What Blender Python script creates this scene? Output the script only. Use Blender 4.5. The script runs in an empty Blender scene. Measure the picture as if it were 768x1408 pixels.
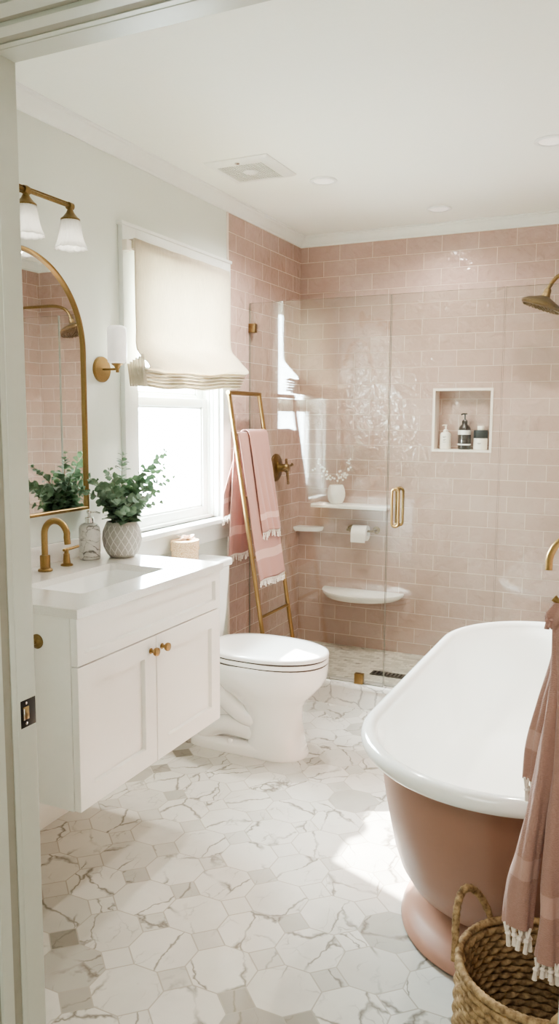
import bpy, bmesh, math, random
from mathutils import Vector, Matrix
PI = math.pi
S = bpy.context.scene
COL = S.collection
rnd = random.Random(7)

# ------------------------------------------------------------------ node helpers
class NT:
    def __init__(s, name):
        s.m = bpy.data.materials.new(name); s.m.use_nodes = True
        s.t = s.m.node_tree; s.t.nodes.clear()
        s.out = s.t.nodes.new('ShaderNodeOutputMaterial')
    def n(s, typ, **kw):
        nd = s.t.nodes.new(typ)
        for k, v in kw.items(): setattr(nd, k, v)
        return nd
    def put(s, sock, v):
        if v is None: return
        if hasattr(v, 'is_output'): s.t.links.new(v, sock)
        elif isinstance(v, (tuple, list)) and len(v) == 3 and sock.type == 'RGBA': sock.default_value = (*v, 1)
        else: sock.default_value = v
    def math(s, op, a, b=None, c=None, clamp=False):
        nd = s.n('ShaderNodeMath', operation=op); nd.use_clamp = clamp
        s.put(nd.inputs[0], a); s.put(nd.inputs[1], b); s.put(nd.inputs[2], c)
        return nd.outputs[0]
    def mix(s, f, a, b, blend='MIX'):
        nd = s.n('ShaderNodeMix', data_type='RGBA', blend_type=blend)
        s.put(nd.inputs[0], f); s.put(nd.inputs[6], a); s.put(nd.inputs[7], b)
        return nd.outputs[2]
    def vmath(s, op, a, b=None, scale=None):
        nd = s.n('ShaderNodeVectorMath', operation=op)
        s.put(nd.inputs[0], a)
        if b is not None: s.put(nd.inputs[1], b)
        if scale is not None: s.put(nd.inputs['Scale'], scale)
        return nd.outputs[0]
    def noise(s, vec, scale, detail=2, rough=.5, dist=0, out='Fac'):
        nd = s.n('ShaderNodeTexNoise')
        s.put(nd.inputs['Vector'], vec); s.put(nd.inputs['Scale'], scale); s.put(nd.inputs['Detail'], detail)
        s.put(nd.inputs['Roughness'], rough); s.put(nd.inputs['Distortion'], dist)
        return nd.outputs[out]
    def voro(s, vec, scale, feature='DISTANCE_TO_EDGE'):
        nd = s.n('ShaderNodeTexVoronoi', feature=feature)
        s.put(nd.inputs['Vector'], vec); s.put(nd.inputs['Scale'], scale)
        return nd.outputs['Distance']
    def ramp(s, f, p0, p1, c0=0., c1=1.):
        nd = s.n('ShaderNodeMapRange'); nd.clamp = True
        s.put(nd.inputs['Value'], f); s.put(nd.inputs['From Min'], p0); s.put(nd.inputs['From Max'], p1)
        s.put(nd.inputs['To Min'], c0); s.put(nd.inputs['To Max'], c1)
        return nd.outputs[0]
    def pos(s): return s.n('ShaderNodeNewGeometry').outputs['Position']
    def obj(s): return s.n('ShaderNodeTexCoord').outputs['Object']
    def sep(s, v):
        nd = s.n('ShaderNodeSeparateXYZ'); s.put(nd.inputs[0], v); return nd.outputs
    def comb(s, x, y, z=0.):
        nd = s.n('ShaderNodeCombineXYZ'); s.put(nd.inputs[0], x); s.put(nd.inputs[1], y); s.put(nd.inputs[2], z); return nd.outputs[0]
    def bump(s, h, strength=.3, dist=.01, normal=None):
        nd = s.n('ShaderNodeBump'); s.put(nd.inputs['Height'], h)
        nd.inputs['Strength'].default_value = strength; nd.inputs['Distance'].default_value = dist
        if normal is not None: s.put(nd.inputs['Normal'], normal)
        return nd.outputs[0]
    def bsdf(s, color, rough=.5, metal=0., normal=None, spec=.5, **kw):
        b = s.n('ShaderNodeBsdfPrincipled')
        s.put(b.inputs['Base Color'], color); s.put(b.inputs['Roughness'], rough); s.put(b.inputs['Metallic'], metal)
        s.put(b.inputs['Specular IOR Level'], spec)
        if normal is not None: s.put(b.inputs['Normal'], normal)
        for k, v in kw.items(): s.put(b.inputs[k.replace('_', ' ')], v)
        return b.outputs[0]
    def done(s, sh):
        s.t.links.new(sh, s.out.inputs[0]); return s.m

def C(r, g, b):   # sRGB 0-255 to linear
    f = lambda c: (c/255/12.92) if c/255 <= .04045 else ((c/255+.055)/1.055)**2.4
    return (f(r), f(g), f(b))

def plain(name, col, rough=.5, metal=0., spec=.5, nscale=40, nstr=.04, var=.03, dist=.002, **kw):
    t = NT(name); o = t.obj()
    n = t.noise(o, nscale, 3)
    c = t.mix(t.ramp(n, .3, .7), tuple(x*(1-var) for x in col), tuple(min(1, x*(1+var)) for x in col))
    return t.done(t.bsdf(c, rough, metal, t.bump(n, nstr, dist), spec, **kw))

M = {}
M['paint'] = plain('wall_paint', C(222, 227, 220), .6, nscale=120, nstr=.03, var=.01)
M['ceiling'] = plain('ceiling_paint', C(246, 249, 243), .7, nscale=120, nstr=.03, var=.01)
M['trim'] = plain('trim_paint', C(236, 239, 235), .35, nscale=60, nstr=.02, var=.01)
M['jamb'] = plain('door_frame_paint', C(198, 199, 188), .35, nscale=60, nstr=.02, var=.01)
M['cabinet'] = plain('cabinet_paint', C(246, 244, 239), .32, nscale=60, nstr=.015, var=.008)
M['porcelain'] = plain('porcelain', C(244, 243, 240), .06, nscale=5, nstr=0, var=.005, Coat_Weight=.3)
M['enamel'] = plain('tub_enamel', C(246, 246, 242), .1, nscale=5, nstr=0, var=.005, Coat_Weight=.4)
M['brass'] = plain('brushed_brass', C(150, 124, 84), .32, 1., nscale=300, nstr=.04, var=.08)
M['brass_old'] = plain('antique_brass', C(132, 112, 78), .32, 1., nscale=120, nstr=.05, var=.15)
M['chrome'] = plain('chrome', C(210, 210, 208), .12, 1., nstr=0)
M['tub_pink'] = plain('tub_pink_paint', C(158, 120, 103), .34, nscale=30, nstr=.01, var=.01)
M['dark'] = plain('dark_metal', C(38, 33, 28), .4, .6, nscale=80, nstr=.05)
M['shade_strip'] = plain('groove_shade_grey', C(158, 154, 140), .7, nstr=0)  # tone of the shaded door frame grooves
M['hole'] = plain('dark_recess', C(30, 24, 20), .8, nstr=0)
M['stone_white'] = plain('white_stone', C(238, 235, 230), .25, nscale=20, nstr=.01, var=.02)
M['niche_trim'] = plain('niche_trim_stone', C(236, 224, 214), .25, nscale=20, nstr=.01, var=.02)
M['gap_shade'] = plain('dark_seam', C(70, 62, 56), .6, nstr=0)

def quartz():
    t = NT('quartz_counter'); p = t.pos()
    n = t.noise(p, 350, 3); c = t.mix(t.ramp(n, .35, .75), C(226, 222, 216), C(238, 235, 231))
    return t.done(t.bsdf(c, .12, 0, None, .5, Coat_Weight=.3))
M['quartz'] = quartz()

def marble_color(t, p, sc, base, vein, amount=1., thin=1., lo=.44):
    d = t.vmath('SUBTRACT', t.noise(p, sc*1.1, 4, .6, 0, 'Color'), (.5, .5, .5))
    q = t.vmath('ADD', p, t.vmath('SCALE', d, scale=.55/sc))
    st = t.n('ShaderNodeMapping'); t.put(st.inputs[0], q)
    st.inputs['Rotation'].default_value = (0.3, 0.2, .7); st.inputs['Scale'].default_value = (1, .42, 1)
    q2 = st.outputs[0]
    e1 = t.voro(q2, sc*1.0); m1 = t.ramp(t.noise(p, sc*.9, 2), lo, lo+.16)
    wv = t.ramp(t.noise(p, sc*2.5, 2), .3, .7, .010, .055*thin)
    v1 = t.math('MULTIPLY', t.math('SUBTRACT', 1., t.math('DIVIDE', e1, wv), clamp=True), m1)
    e2 = t.voro(q2, sc*2.3); v2 = t.math('MULTIPLY', t.ramp(e2, 0., .035, .62, 0.), t.ramp(t.noise(p, sc*1.4, 3), .5, .68))
    cloud = t.math('MULTIPLY', t.ramp(t.noise(q, sc*.7, 4, .6), .45, .85), .28)
    v = t.math('MULTIPLY', t.math('MAXIMUM', t.math('MAXIMUM', v1, v2), cloud), amount, clamp=True)
    return t.mix(v, base, vein)

def floor_mat():
    t = NT('octagon_marble_floor'); p = t.pos(); x, y, z = t.sep(p)
    u = t.math('DIVIDE', t.math('SUBTRACT', x, 1.006), .1785)
    v = t.math('DIVIDE', t.math('SUBTRACT', y, 1.737), .1675)
    ru, rv = t.math('ROUND', u), t.math('ROUND', v)
    du = t.math('ABSOLUTE', t.math('SUBTRACT', u, ru)); dv = t.math('ABSOLUTE', t.math('SUBTRACT', v, rv))
    s = t.math('ADD', du, dv)
    dot = t.math('LESS_THAN', s, .30)
    fu, fv = t.math('FLOOR', u), t.math('FLOOR', v)
    idx = t.comb(t.math('ADD', t.math('MULTIPLY', fu, t.math('SUBTRACT', 1., dot)), t.math('MULTIPLY', t.math('ADD', ru, 37.3), dot)),
                 t.math('ADD', t.math('MULTIPLY', fv, t.math('SUBTRACT', 1., dot)), t.math('MULTIPLY', t.math('ADD', rv, 51.7), dot)), 0.)
    wn = t.n('ShaderNodeTexWhiteNoise', noise_dimensions='3D'); t.put(wn.inputs['Vector'], idx)
    off = t.vmath('SCALE', wn.outputs['Color'], scale=9.)
    rot = t.n('ShaderNodeVectorRotate', rotation_type='Z_AXIS'); t.put(rot.inputs['Vector'], p)
    t.put(rot.inputs['Angle'], t.math('MULTIPLY', t.math('SUBTRACT', wn.outputs['Value'], .5), 1.6))
    q = t.vmath('ADD', rot.outputs[0], off)
    wn2 = t.n('ShaderNodeTexWhiteNoise', noise_dimensions='3D'); t.put(wn2.inputs['Vector'], t.vmath('ADD', idx, (5.5, 1.2, 3.)))
    grey = t.ramp(wn2.outputs['Value'], .72, .96, 0., .75)
    grey = t.math('ADD', grey, t.math('MULTIPLY', dot, t.math('MULTIPLY', wn.outputs['Value'], .38)))
    base = t.mix(grey, C(208, 205, 198), C(148, 143, 133))
    col = marble_color(t, q, 6.2, base, C(126, 120, 110), .95, .85, .36)
    g1 = t.math('LESS_THAN', t.math('ABSOLUTE', t.math('SUBTRACT', s, .30)), .0155)
    g2 = t.math('MULTIPLY', t.math('LESS_THAN', t.math('MINIMUM', du, dv), .0105), t.math('SUBTRACT', 1., dot))
    g = t.math('MAXIMUM', g1, g2)
    col = t.mix(t.math('MULTIPLY', g, .9), col, C(158, 151, 140))
    nrm = t.bump(t.math('SUBTRACT', 1., g), .4, .001)
    return t.done(t.bsdf(col, t.math('ADD', t.math('MULTIPLY', g, .4), .2), 0, nrm, .5))
M['floor'] = floor_mat()

def marble(name, sc=6, base=C(234, 231, 226), vein=C(150, 144, 138), amount=.8, rough=.2, obj=False, thin=1., lo=.44):
    t = NT(name); p = t.obj() if obj else t.pos()
    return t.done(t.bsdf(marble_color(t, p, sc, base, vein, amount, thin, lo), rough, 0, None, .5))
M['marble'] = marble('white_marble', 7, lo=.34)
M['marble_soap'] = marble('dark_veined_marble', 26, C(218, 215, 210), C(82, 78, 74), 1., .3, True, 1.3, .36)

def shower_floor():
    t = NT('mosaic_marble'); p = t.pos()
    b = t.n('ShaderNodeTexBrick'); t.put(b.inputs['Vector'], p); b.offset = .5
    for k, v in dict(Scale=1., Mortar_Size=.0016, Mortar_Smooth=.1, Bias=-.25, Brick_Width=.05, Row_Height=.026).items(): b.inputs[k.replace('_', ' ')].default_value = v
    b.inputs['Color1'].default_value = (*C(226, 222, 212), 1); b.inputs['Color2'].default_value = (*C(168, 163, 152), 1); b.inputs['Mortar'].default_value = (*C(188, 183, 173), 1)
    c = t.mix(t.ramp(t.noise(p, 22, 3), .62, .72), b.outputs['Color'], C(120, 114, 106))
    return t.done(t.bsdf(c, .3, 0, t.bump(b.outputs['Fac'], -.3, .001)))
M['mosaic'] = shower_floor()

def tile(name, axis, shift):
    t = NT(name); p = t.pos(); x, y, z = t.sep(p)
    a = x if axis == 'x' else y
    w, rh = .190, .0847
    vec = t.comb(t.math('ADD', a, shift + 40*w), t.math('ADD', z, -2.377 + 28*rh), 0.)
    b = t.n('ShaderNodeTexBrick'); t.put(b.inputs['Vector'], vec); b.offset = .5; b.offset_frequency = 2
    for k, v in dict(Scale=1., Mortar_Size=.0016, Mortar_Smooth=.2, Bias=0., Brick_Width=w, Row_Height=rh).items(): b.inputs[k.replace('_', ' ')].default_value = v
    b.inputs['Color1'].default_value = (*C(191, 167, 157), 1); b.inputs['Color2'].default_value = (*C(183, 157, 146), 1); b.inputs['Mortar'].default_value = (*C(222, 203, 190), 1)
    # each tile gets its own hand-made undulation
    row = t.math('FLOOR', t.math('DIVIDE', t.sep(vec)[1], rh))
    odd = t.math('MODULO', row, 2.)
    colid = t.math('FLOOR', t.math('DIVIDE', t.math('ADD', t.sep(vec)[0], t.math('MULTIPLY', t.math('SUBTRACT', 1., odd), w*.5)), w))
    wn = t.n('ShaderNodeTexWhiteNoise', noise_dimensions='3D'); t.put(wn.inputs['Vector'], t.comb(colid, row, 3.3))
    q = t.vmath('ADD', p, t.vmath('SCALE', wn.outputs['Color'], scale=3.))
    h1 = t.noise(q, 17, 1.5, .5, .6)
    mott = t.ramp(t.noise(q, 24, 3), .35, .7)
    c = t.mix(t.math('MULTIPLY', mott, .35), b.outputs['Color'], t.mix(b.outputs['Fac'], C(173, 144, 134), C(222, 203, 190)))
    tx, ty, tz = t.sep(t.vmath('SUBTRACT', wn.outputs['Color'], (.5, .5, .5)))
    lx = t.math('MULTIPLY', a, tx); lz = t.math('MULTIPLY', z, tz)
    H = t.math('ADD', t.math('ADD', t.math('MULTIPLY', h1, .0085), t.math('MULTIPLY', t.noise(q, 42, 1., .5, .8), .0022)), t.math('MULTIPLY', t.math('ADD', lx, lz), .010))
    H = t.math('SUBTRACT', H, t.math('MULTIPLY', b.outputs['Fac'], .0009))
    nrm = t.bump(H, 1.0, 1.0)
    return t.done(t.bsdf(c, t.math('ADD', t.math('MULTIPLY', b.outputs['Fac'], .5), .06), 0, nrm, .5))
M['tile_x'] = tile('pink_tile_back', 'x', -.045)
M['tile_y'] = tile('pink_tile_side', 'y', -4.10+.095*2)

def glass_mat():
    t = NT('clear_shower_glass')
    fr = t.n('ShaderNodeFresnel'); bf = t.n('ShaderNodeNewGeometry').outputs['Backfacing']; t.put(fr.inputs[0], t.math('SUBTRACT', 1.5, t.math('MULTIPLY', bf, 1.5-1/1.5)))
    f = t.math('MULTIPLY', fr.outputs[0], 1.25, clamp=True)
    tr = t.n('ShaderNodeBsdfTransparent'); tr.inputs[0].default_value = (.93, .94, .92, 1)
    gl = t.n('ShaderNodeBsdfGlossy'); gl.inputs['Roughness'].default_value = 0.
    mx = t.n('ShaderNodeMixShader'); t.put(mx.inputs[0], f)
    t.t.links.new(tr.outputs[0], mx.inputs[1]); t.t.links.new(gl.outputs[0], mx.inputs[2])
    return t.done(mx.outputs[0])
M['glass'] = glass_mat()
M['glass_edge'] = plain('glass_edge', C(128, 132, 122), .2, nstr=0)

def pane_mat():
    t = NT('window_pane')
    tr = t.n('ShaderNodeBsdfTransparent'); tr.inputs[0].default_value = (.97, .98, .98, 1)
    tl = t.n('ShaderNodeBsdfTranslucent'); tl.inputs[0].default_value = (.9, .9, .9, 1)
    mx = t.n('ShaderNodeMixShader'); mx.inputs[0].default_value = .25
    t.t.links.new(tr.outputs[0], mx.inputs[1]); t.t.links.new(tl.outputs[0], mx.inputs[2])
    return t.done(mx.outputs[0])
M['pane'] = pane_mat()

def mirror_mat():
    t = NT('mirror_silver'); return t.done(t.bsdf((.88, .89, .87), 0.01, 1.))
M['mirror'] = mirror_mat()

def fabric(name, col, transl=0., scale=700, col2=None, nstr=.4):
    t = NT(name); o = t.obj()
    mp = t.n('ShaderNodeMapping'); t.put(mp.inputs[0], o); mp.inputs['Scale'].default_value = (1, 1, 3) if not transl else (1, 1, .12)
    n = t.noise(mp.outputs[0], scale, 2); n2 = t.noise(o, 9, 2)
    c = t.mix(t.ramp(n, .3, .7), tuple(k*.86 for k in col), col)
    c = t.mix(t.math('MULTIPLY', t.ramp(n2, .35, .7), .25), c, col2 or tuple(k*.9 for k in col))
    b = t.bsdf(c, .85, 0, t.bump(n, nstr, .0015), .2, Sheen_Weight=.25)
    if transl:
        tl = t.n('ShaderNodeBsdfTranslucent'); t.put(tl.inputs[0], c)
        mx = t.n('ShaderNodeMixShader'); mx.inputs[0].default_value = transl
        t.t.links.new(b, mx.inputs[1]); t.t.links.new(tl.outputs[0], mx.inputs[2]); b = mx.outputs[0]
    return t.done(b)
M['towel'] = fabric('pink_towel', C(178, 132, 121), scale=500)
M['towel_pale'] = fabric('pale_pink_band', C(206, 166, 154), scale=500)
M['towel_terry'] = fabric('dusty_pink_terry', C(174, 136, 124), scale=230, nstr=1.)
M['towel_terry_pale'] = fabric('dusty_pink_band', C(190, 154, 142), scale=500)
M['fringe'] = fabric('cream_fringe', C(238, 226, 214), scale=400)
M['linen'] = fabric('cream_linen', C(226, 216, 198), transl=.34, scale=230, nstr=.25)
M['paper'] = plain('tissue_paper', C(246, 244, 242), .9, nscale=60, nstr=.1)
M['tissue'] = plain('peach_tissue', C(245, 218, 200), .9, nscale=60, nstr=.1)

def shade_glass():
    t = NT('ribbed_frosted_glass')
    tr = t.n('ShaderNodeBsdfTransparent'); tr.inputs[0].default_value = (.95, .95, .95, 1)
    b = t.bsdf(C(240, 239, 235), .15, 0, None, .6)
    tl = t.n('ShaderNodeBsdfTranslucent'); tl.inputs[0].default_value = (*C(245, 244, 240), 1)
    m1 = t.n('ShaderNodeMixShader'); m1.inputs[0].default_value = .4
    t.t.links.new(b, m1.inputs[1]); t.t.links.new(tl.outputs[0], m1.inputs[2])
    m2 = t.n('ShaderNodeMixShader'); m2.inputs[0].default_value = .28
    t.t.links.new(m1.outputs[0], m2.inputs[1]); t.t.links.new(tr.outputs[0], m2.inputs[2])
    return t.done(m2.outputs[0])
M['shade_glass'] = shade_glass()
M['opal'] = plain('opal_glass', C(244, 241, 236), .15, nstr=0, Emission_Color=(1, .96, .9, 1), Emission_Strength=.10)
M['lens'] = plain('downlight_lens', C(240, 238, 232), .5, nstr=0, Emission_Color=(1, .97, .92, 1), Emission_Strength=.1)

def leaf_mat():
    t = NT('eucalyptus_leaf'); o = t.obj()
    n = t.noise(o, 30, 2); c = t.mix(t.ramp(n, .35, .68), C(78, 104, 86), C(150, 170, 150))
    b = t.bsdf(c, .5, 0, None, .35); tl = t.n('ShaderNodeBsdfTranslucent'); tl.inputs[0].default_value = (*C(96, 128, 84), 1)
    mx = t.n('ShaderNodeMixShader'); mx.inputs[0].default_value = .22
    t.t.links.new(b, mx.inputs[1]); t.t.links.new(tl.outputs[0], mx.inputs[2]); return t.done(mx.outputs[0])
M['leaf'] = leaf_mat()
M['stem'] = plain('green_stem', C(92, 92, 66), .6)
M['soil'] = plain('potting_soil', C(52, 42, 34), .9, nstr=.3)
M['twig'] = plain('pale_twig', C(196, 176, 156), .7)
M['petal'] = plain('white_petal', C(250, 246, 242), .6)

def pot_mat():
    t = NT('carved_lattice_ceramic'); o = t.obj(); x, y, z = t.sep(o)
    a = t.math('MULTIPLY', t.math('ARCTAN2', y, x), 16/(2*PI)*1.0)
    zz = t.math('DIVIDE', z, .0215)
    s1 = t.math('ABSOLUTE', t.math('SUBTRACT', t.math('FRACT', t.math('ADD', a, t.math('MULTIPLY', zz, .5))), .5))
    s2 = t.math('ABSOLUTE', t.math('SUBTRACT', t.math('FRACT', t.math('SUBTRACT', a, t.math('MULTIPLY', zz, .5))), .5))
    ln = t.math('MAXIMUM', t.ramp(s1, .40, .47), t.ramp(s2, .40, .47))
    band = t.math('MULTIPLY', t.ramp(z, .010, .013), t.ramp(z, .116, .119, 1., 0.))
    ln = t.math('MULTIPLY', ln, band)
    n = t.noise(o, 160, 3)
    c = t.mix(ln, t.mix(n, C(160, 154, 146), C(184, 179, 171)), C(214, 210, 204))
    return t.done(t.bsdf(c, .65, 0, t.bump(t.math('ADD', ln, t.math('MULTIPLY', n, .3)), .6, .0015), .3))
M['pot'] = pot_mat()

def straw():
    t = NT('woven_seagrass'); o = t.obj(); n = t.noise(o, 70, 4, .6); n2 = t.noise(o, 12, 2)
    c = t.mix(t.ramp(n, .3, .72), C(104, 80, 56), C(196, 168, 128)); c = t.mix(t.math('MULTIPLY', t.ramp(n2, .4, .7), .4), c, C(140, 114, 82))
    return t.done(t.bsdf(c, .75, 0, t.bump(n, .5, .003), .25))
M['straw'] = straw()
def raffia():
    t = NT('cream_raffia'); o = t.obj(); v = t.voro(o, 150); n = t.noise(o, 90, 2)
    c = t.mix(t.ramp(v, .02, .2), C(206, 168, 128), C(246, 222, 190))
    return t.done(t.bsdf(c, .7, 0, t.bump(t.math('ADD', v, n), .5, .002), .2))
M['raffia'] = raffia()
M['amber'] = plain('black_bottle', C(38, 28, 24), .12, nstr=0, Coat_Weight=.4)
M['label_w'] = plain('white_label', C(232, 230, 224), .6, nstr=0)
M['ink'] = plain('grey_print', C(96, 92, 86), .7, nstr=0)
M['cream_plastic'] = plain('cream_plastic', C(238, 230, 218), .3, nstr=0)
M['navy'] = plain('dark_band', C(30, 36, 40), .4, nstr=0)
M['siding'] = plain('exterior_siding', C(118, 115, 106), .8)
M['hedge'] = plain('hedge_green', C(84, 100, 60), .9, nscale=14, var=.4)
M['drain'] = plain('drain_steel', C(90, 88, 84), .35, .8)

# ------------------------------------------------------------------ mesh helpers
def link(name, bm, mats, parent=None, loc=None, rot=None, smooth=35, keep=False):
    me = bpy.data.meshes.new(name)
    if not keep: bmesh.ops.recalc_face_normals(bm, faces=bm.faces)
    bm.to_mesh(me); bm.free()
    if not isinstance(mats, (list, tuple)): mats = [mats]
    for m in mats: me.materials.append(M[m] if isinstance(m, str) else m)
    if smooth:
        me.shade_smooth(); me.set_sharp_from_angle(angle=math.radians(smooth))
    o = bpy.data.objects.new(name, me); COL.objects.link(o)
    if parent: o.parent = parent
    if loc: o.location = loc
    if rot: o.rotation_euler = rot
    return o

def thing(name, label, cat, loc=(0, 0, 0), rotz=0, group=None):
    o = bpy.data.objects.new(name, None); COL.objects.link(o); o.location = loc; o.rotation_euler = (0, 0, rotz)
    o.empty_display_size = .05
    return tag(o, label, cat, group)
def tag(o, label, cat, group=None):
    o['label'] = label; o['category'] = cat
    if group: o['group'] = group
    return o
def struct(o):
    o['kind'] = 'structure'; return o
def sroot(name, loc=(0, 0, 0)):
    o = bpy.data.objects.new(name, None); COL.objects.link(o); o.location = loc; o['kind'] = 'structure'; return o

def box(bm, a, b, bev=0., seg=2, mi=0):
    a, b = Vector(a), Vector(b)
    vs = [bm.verts.new((x, y, z)) for x in (a.x, b.x) for y in (a.y, b.y) for z in (a.z, b.z)]
    F = [(0, 1, 3, 2), (4, 6, 7, 5), (0, 4, 5, 1), (2, 3, 7, 6), (0, 2, 6, 4), (1, 5, 7, 3)]
    fs = [bm.faces.new([vs[i] for i in f]) for f in F]
    for f in fs: f.material_index = mi
    if bev > 0:
        es = list({e for f in fs for e in f.edges})
        r = bmesh.ops.bevel(bm, geom=es, offset=bev, segments=seg, affect='EDGES', profile=.5)
        for f in r['faces']: f.material_index = mi
    return vs

def rings(bm, rs, close=True, cap0=True, cap1=True, mi=0, loop=False):
    V = [[bm.verts.new(p) for p in r] for r in rs]
    n = len(V[0])
    pairs = list(zip(V[:-1], V[1:])) + ([(V[-1], V[0])] if loop else [])
    for A, B in pairs:
        for i in range(n if close else n-1):
            j = (i+1) % n
            f = bm.faces.new((A[i], A[j], B[j], B[i])); f.material_index = mi
    if close and not loop:
        if cap0: f = bm.faces.new(V[0][::-1]); f.material_index = mi
        if cap1: f = bm.faces.new(V[-1]); f.material_index = mi
    return V

def lathe(bm, prof, c=(0, 0, 0), n=40, axis='z', cap0=True, cap1=True, mi=0, mat=None):
    """prof: list of (radius, height)"""
    c = Vector(c); rs = []
    for r, h in prof:
        ring = []
        for i in range(n):
            a = 2*PI*i/n; p = Vector((r*math.cos(a), r*math.sin(a), h))
            if axis == 'x': p = Vector((p.z, p.x, p.y))
            elif axis == 'y': p = Vector((p.y, p.z, p.x))
            if mat: p = mat @ p
            ring.append(c+p)
        rs.append(ring)
    return rings(bm, rs, True, cap0, cap1, mi)

def frames(pts):
    pts = [Vector(p) for p in pts]; T = []
    for i in range(len(pts)):
        T.append((pts[min(i+1, len(pts)-1)]-pts[max(i-1, 0)]).normalized())
    up = Vector((0, 0, 1)) if abs(T[0].z) < .9 else Vector((1, 0, 0))
    N = (up - T[0]*up.dot(T[0])).normalized(); out = []
    for i, t in enumerate(T):
        if i: N = (N - t*N.dot(t)).normalized()
        out.append((pts[i], t, N, t.cross(N)))
    return out

def tube(bm, pts, r, n=12, caps=True, mi=0):
    rs = []
    for i, (p, t, a, b) in enumerate(frames(pts)):
        rr = r[i] if isinstance(r, (list, tuple)) else r
        rs.append([p + a*(rr*math.cos(2*PI*k/n)) + b*(rr*math.sin(2*PI*k/n)) for k in range(n)])
    rings(bm, rs, True, caps, caps, mi)

def arc(c, r, a0, a1, n, u=(1, 0, 0), v=(0, 0, 1)):
    c, u, v = Vector(c), Vector(u), Vector(v)
    return [c + u*(r*math.cos(math.radians(a0+(a1-a0)*i/n))) + v*(r*math.sin(math.radians(a0+(a1-a0)*i/n))) for i in range(n+1)]

def smoothpath(pts, n=8):
    P = [Vector(p) for p in pts]; P = [P[0]*2-P[1]] + P + [P[-1]*2-P[-2]]; out = []
    for i in range(1, len(P)-2):
        for k in range(n):
            t = k/n
            out.append(.5*((2*P[i]) + (P[i+1]-P[i-1])*t + (2*P[i-1]-5*P[i]+4*P[i+1]-P[i+2])*t*t + (3*P[i]-P[i-1]-3*P[i+1]+P[i+2])*t**3))
    out.append(P[-2]); return out

def grid(bm, fn, nu, nv, mi=0, mif=None):
    V = [[bm.verts.new(fn(i/nu, j/nv)) for j in range(nv+1)] for i in range(nu+1)]
    for i in range(nu):
        for j in range(nv):
            f = bm.faces.new((V[i][j], V[i+1][j], V[i+1][j+1], V[i][j+1]))
            f.material_index = mif((i+.5)/nu, (j+.5)/nv) if mif else mi
    return V

def solid(o, th, off=0.):
    m = o.modifiers.new('thickness', 'SOLIDIFY'); m.thickness = th; m.offset = off; return o
def subsurf(o, l=1):
    m = o.modifiers.new('smooth', 'SUBSURF'); m.levels = l; m.render_levels = l; return o

def plane_box(name, a, b, mat, bev=0, parent=None):
    bm = bmesh.new(); box(bm, a, b, bev); return link(name, bm, mat, parent)

# ------------------------------------------------------------------ dimensions
XR, XS = 1.955, 1.955          # right wall of the room / of the shower
YB, YF = 4.21, 1.11          # back wall / room face of the front wall
ZC = 2.43
YT = 3.355                   # tile starts on the left wall
YG = 3.575                   # shower glass

# ------------------------------------------------------------------ shell
struct(plane_box('floor', (-.12, -1.7, -.08), (XR+.35, 3.62, 0), 'floor'))
struct(plane_box('floor_shower', (0, 3.60, -.08), (XS, YB, .112), 'mosaic'))
bm = bmesh.new()
box(bm, (0, 3.566, 0), (XS, 3.625, .098), 0); box(bm, (0, 3.553, .098), (XS, 3.635, .124), .003)
struct(link('trim_curb', bm, 'marble'))
struct(plane_box('ceiling', (-.12, -1.7, ZC), (XR+.35, YB+.1, ZC+.08), 'ceiling'))
WY0, WY1, WZ0, WZ1 = 2.60, 3.26, .955, 2.06   # window opening
bm = bmesh.new()
box(bm, (-.12, -1.6, 0), (0, WY0, ZC)); box(bm, (-.12, WY1, 0), (0, YT, ZC))
box(bm, (-.12, WY0, 0), (0, WY1, WZ0)); box(bm, (-.12, WY0, WZ1), (0, WY1, ZC))
struct(link('wall_left', bm, 'paint'))
struct(plane_box('wall_left_tiled', (-.12, YT, 0), (.002, YB, ZC), 'tile_y'))
# niche
NX0, NX1, NZ0, NZ1 = .793, 1.084, 1.262, 1.572
bm = bmesh.new()
w = .013
box(bm, (-.12, YB, 0), (NX0-w, YB+.12, ZC)); box(bm, (NX1+w, YB, 0), (XR+.1, YB+.12, ZC))
box(bm, (NX0-w, YB, 0), (NX1+w, YB+.12, NZ0-w)); box(bm, (NX0-w, YB, NZ1+w), (NX1+w, YB+.12, ZC))
box(bm, (NX0-w, YB+.09, NZ0-w), (NX1+w, YB+.12, NZ1+w))
struct(link('wall_back', bm, 'tile_x'))
bm = bmesh.new(); w = .013
box(bm, (NX0-w, YB-.004, NZ0-w), (NX0, YB+.09, NZ1+w)); box(bm, (NX1, YB-.004, NZ0-w), (NX1+w, YB+.09, NZ1+w))
box(bm, (NX0, YB-.004, NZ0-w), (NX1, YB+.09, NZ0)); box(bm, (NX0, YB-.004, NZ1), (NX1, YB+.09, NZ1+w))
struct(link('trim_niche', bm, 'niche_trim'))
struct(plane_box('wall_right', (XR, YF, 0), (XR+.1, YB, ZC), 'tile_y'))
struct(plane_box('wall_hall_right', (XR+.25, -1.6, 0), (XR+.35, .985, ZC), 'paint'))
struct(plane_box('wall_hall_rear', (-.12, -1.7, 0), (XR+.35, -1.6, ZC), 'paint'))
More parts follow.
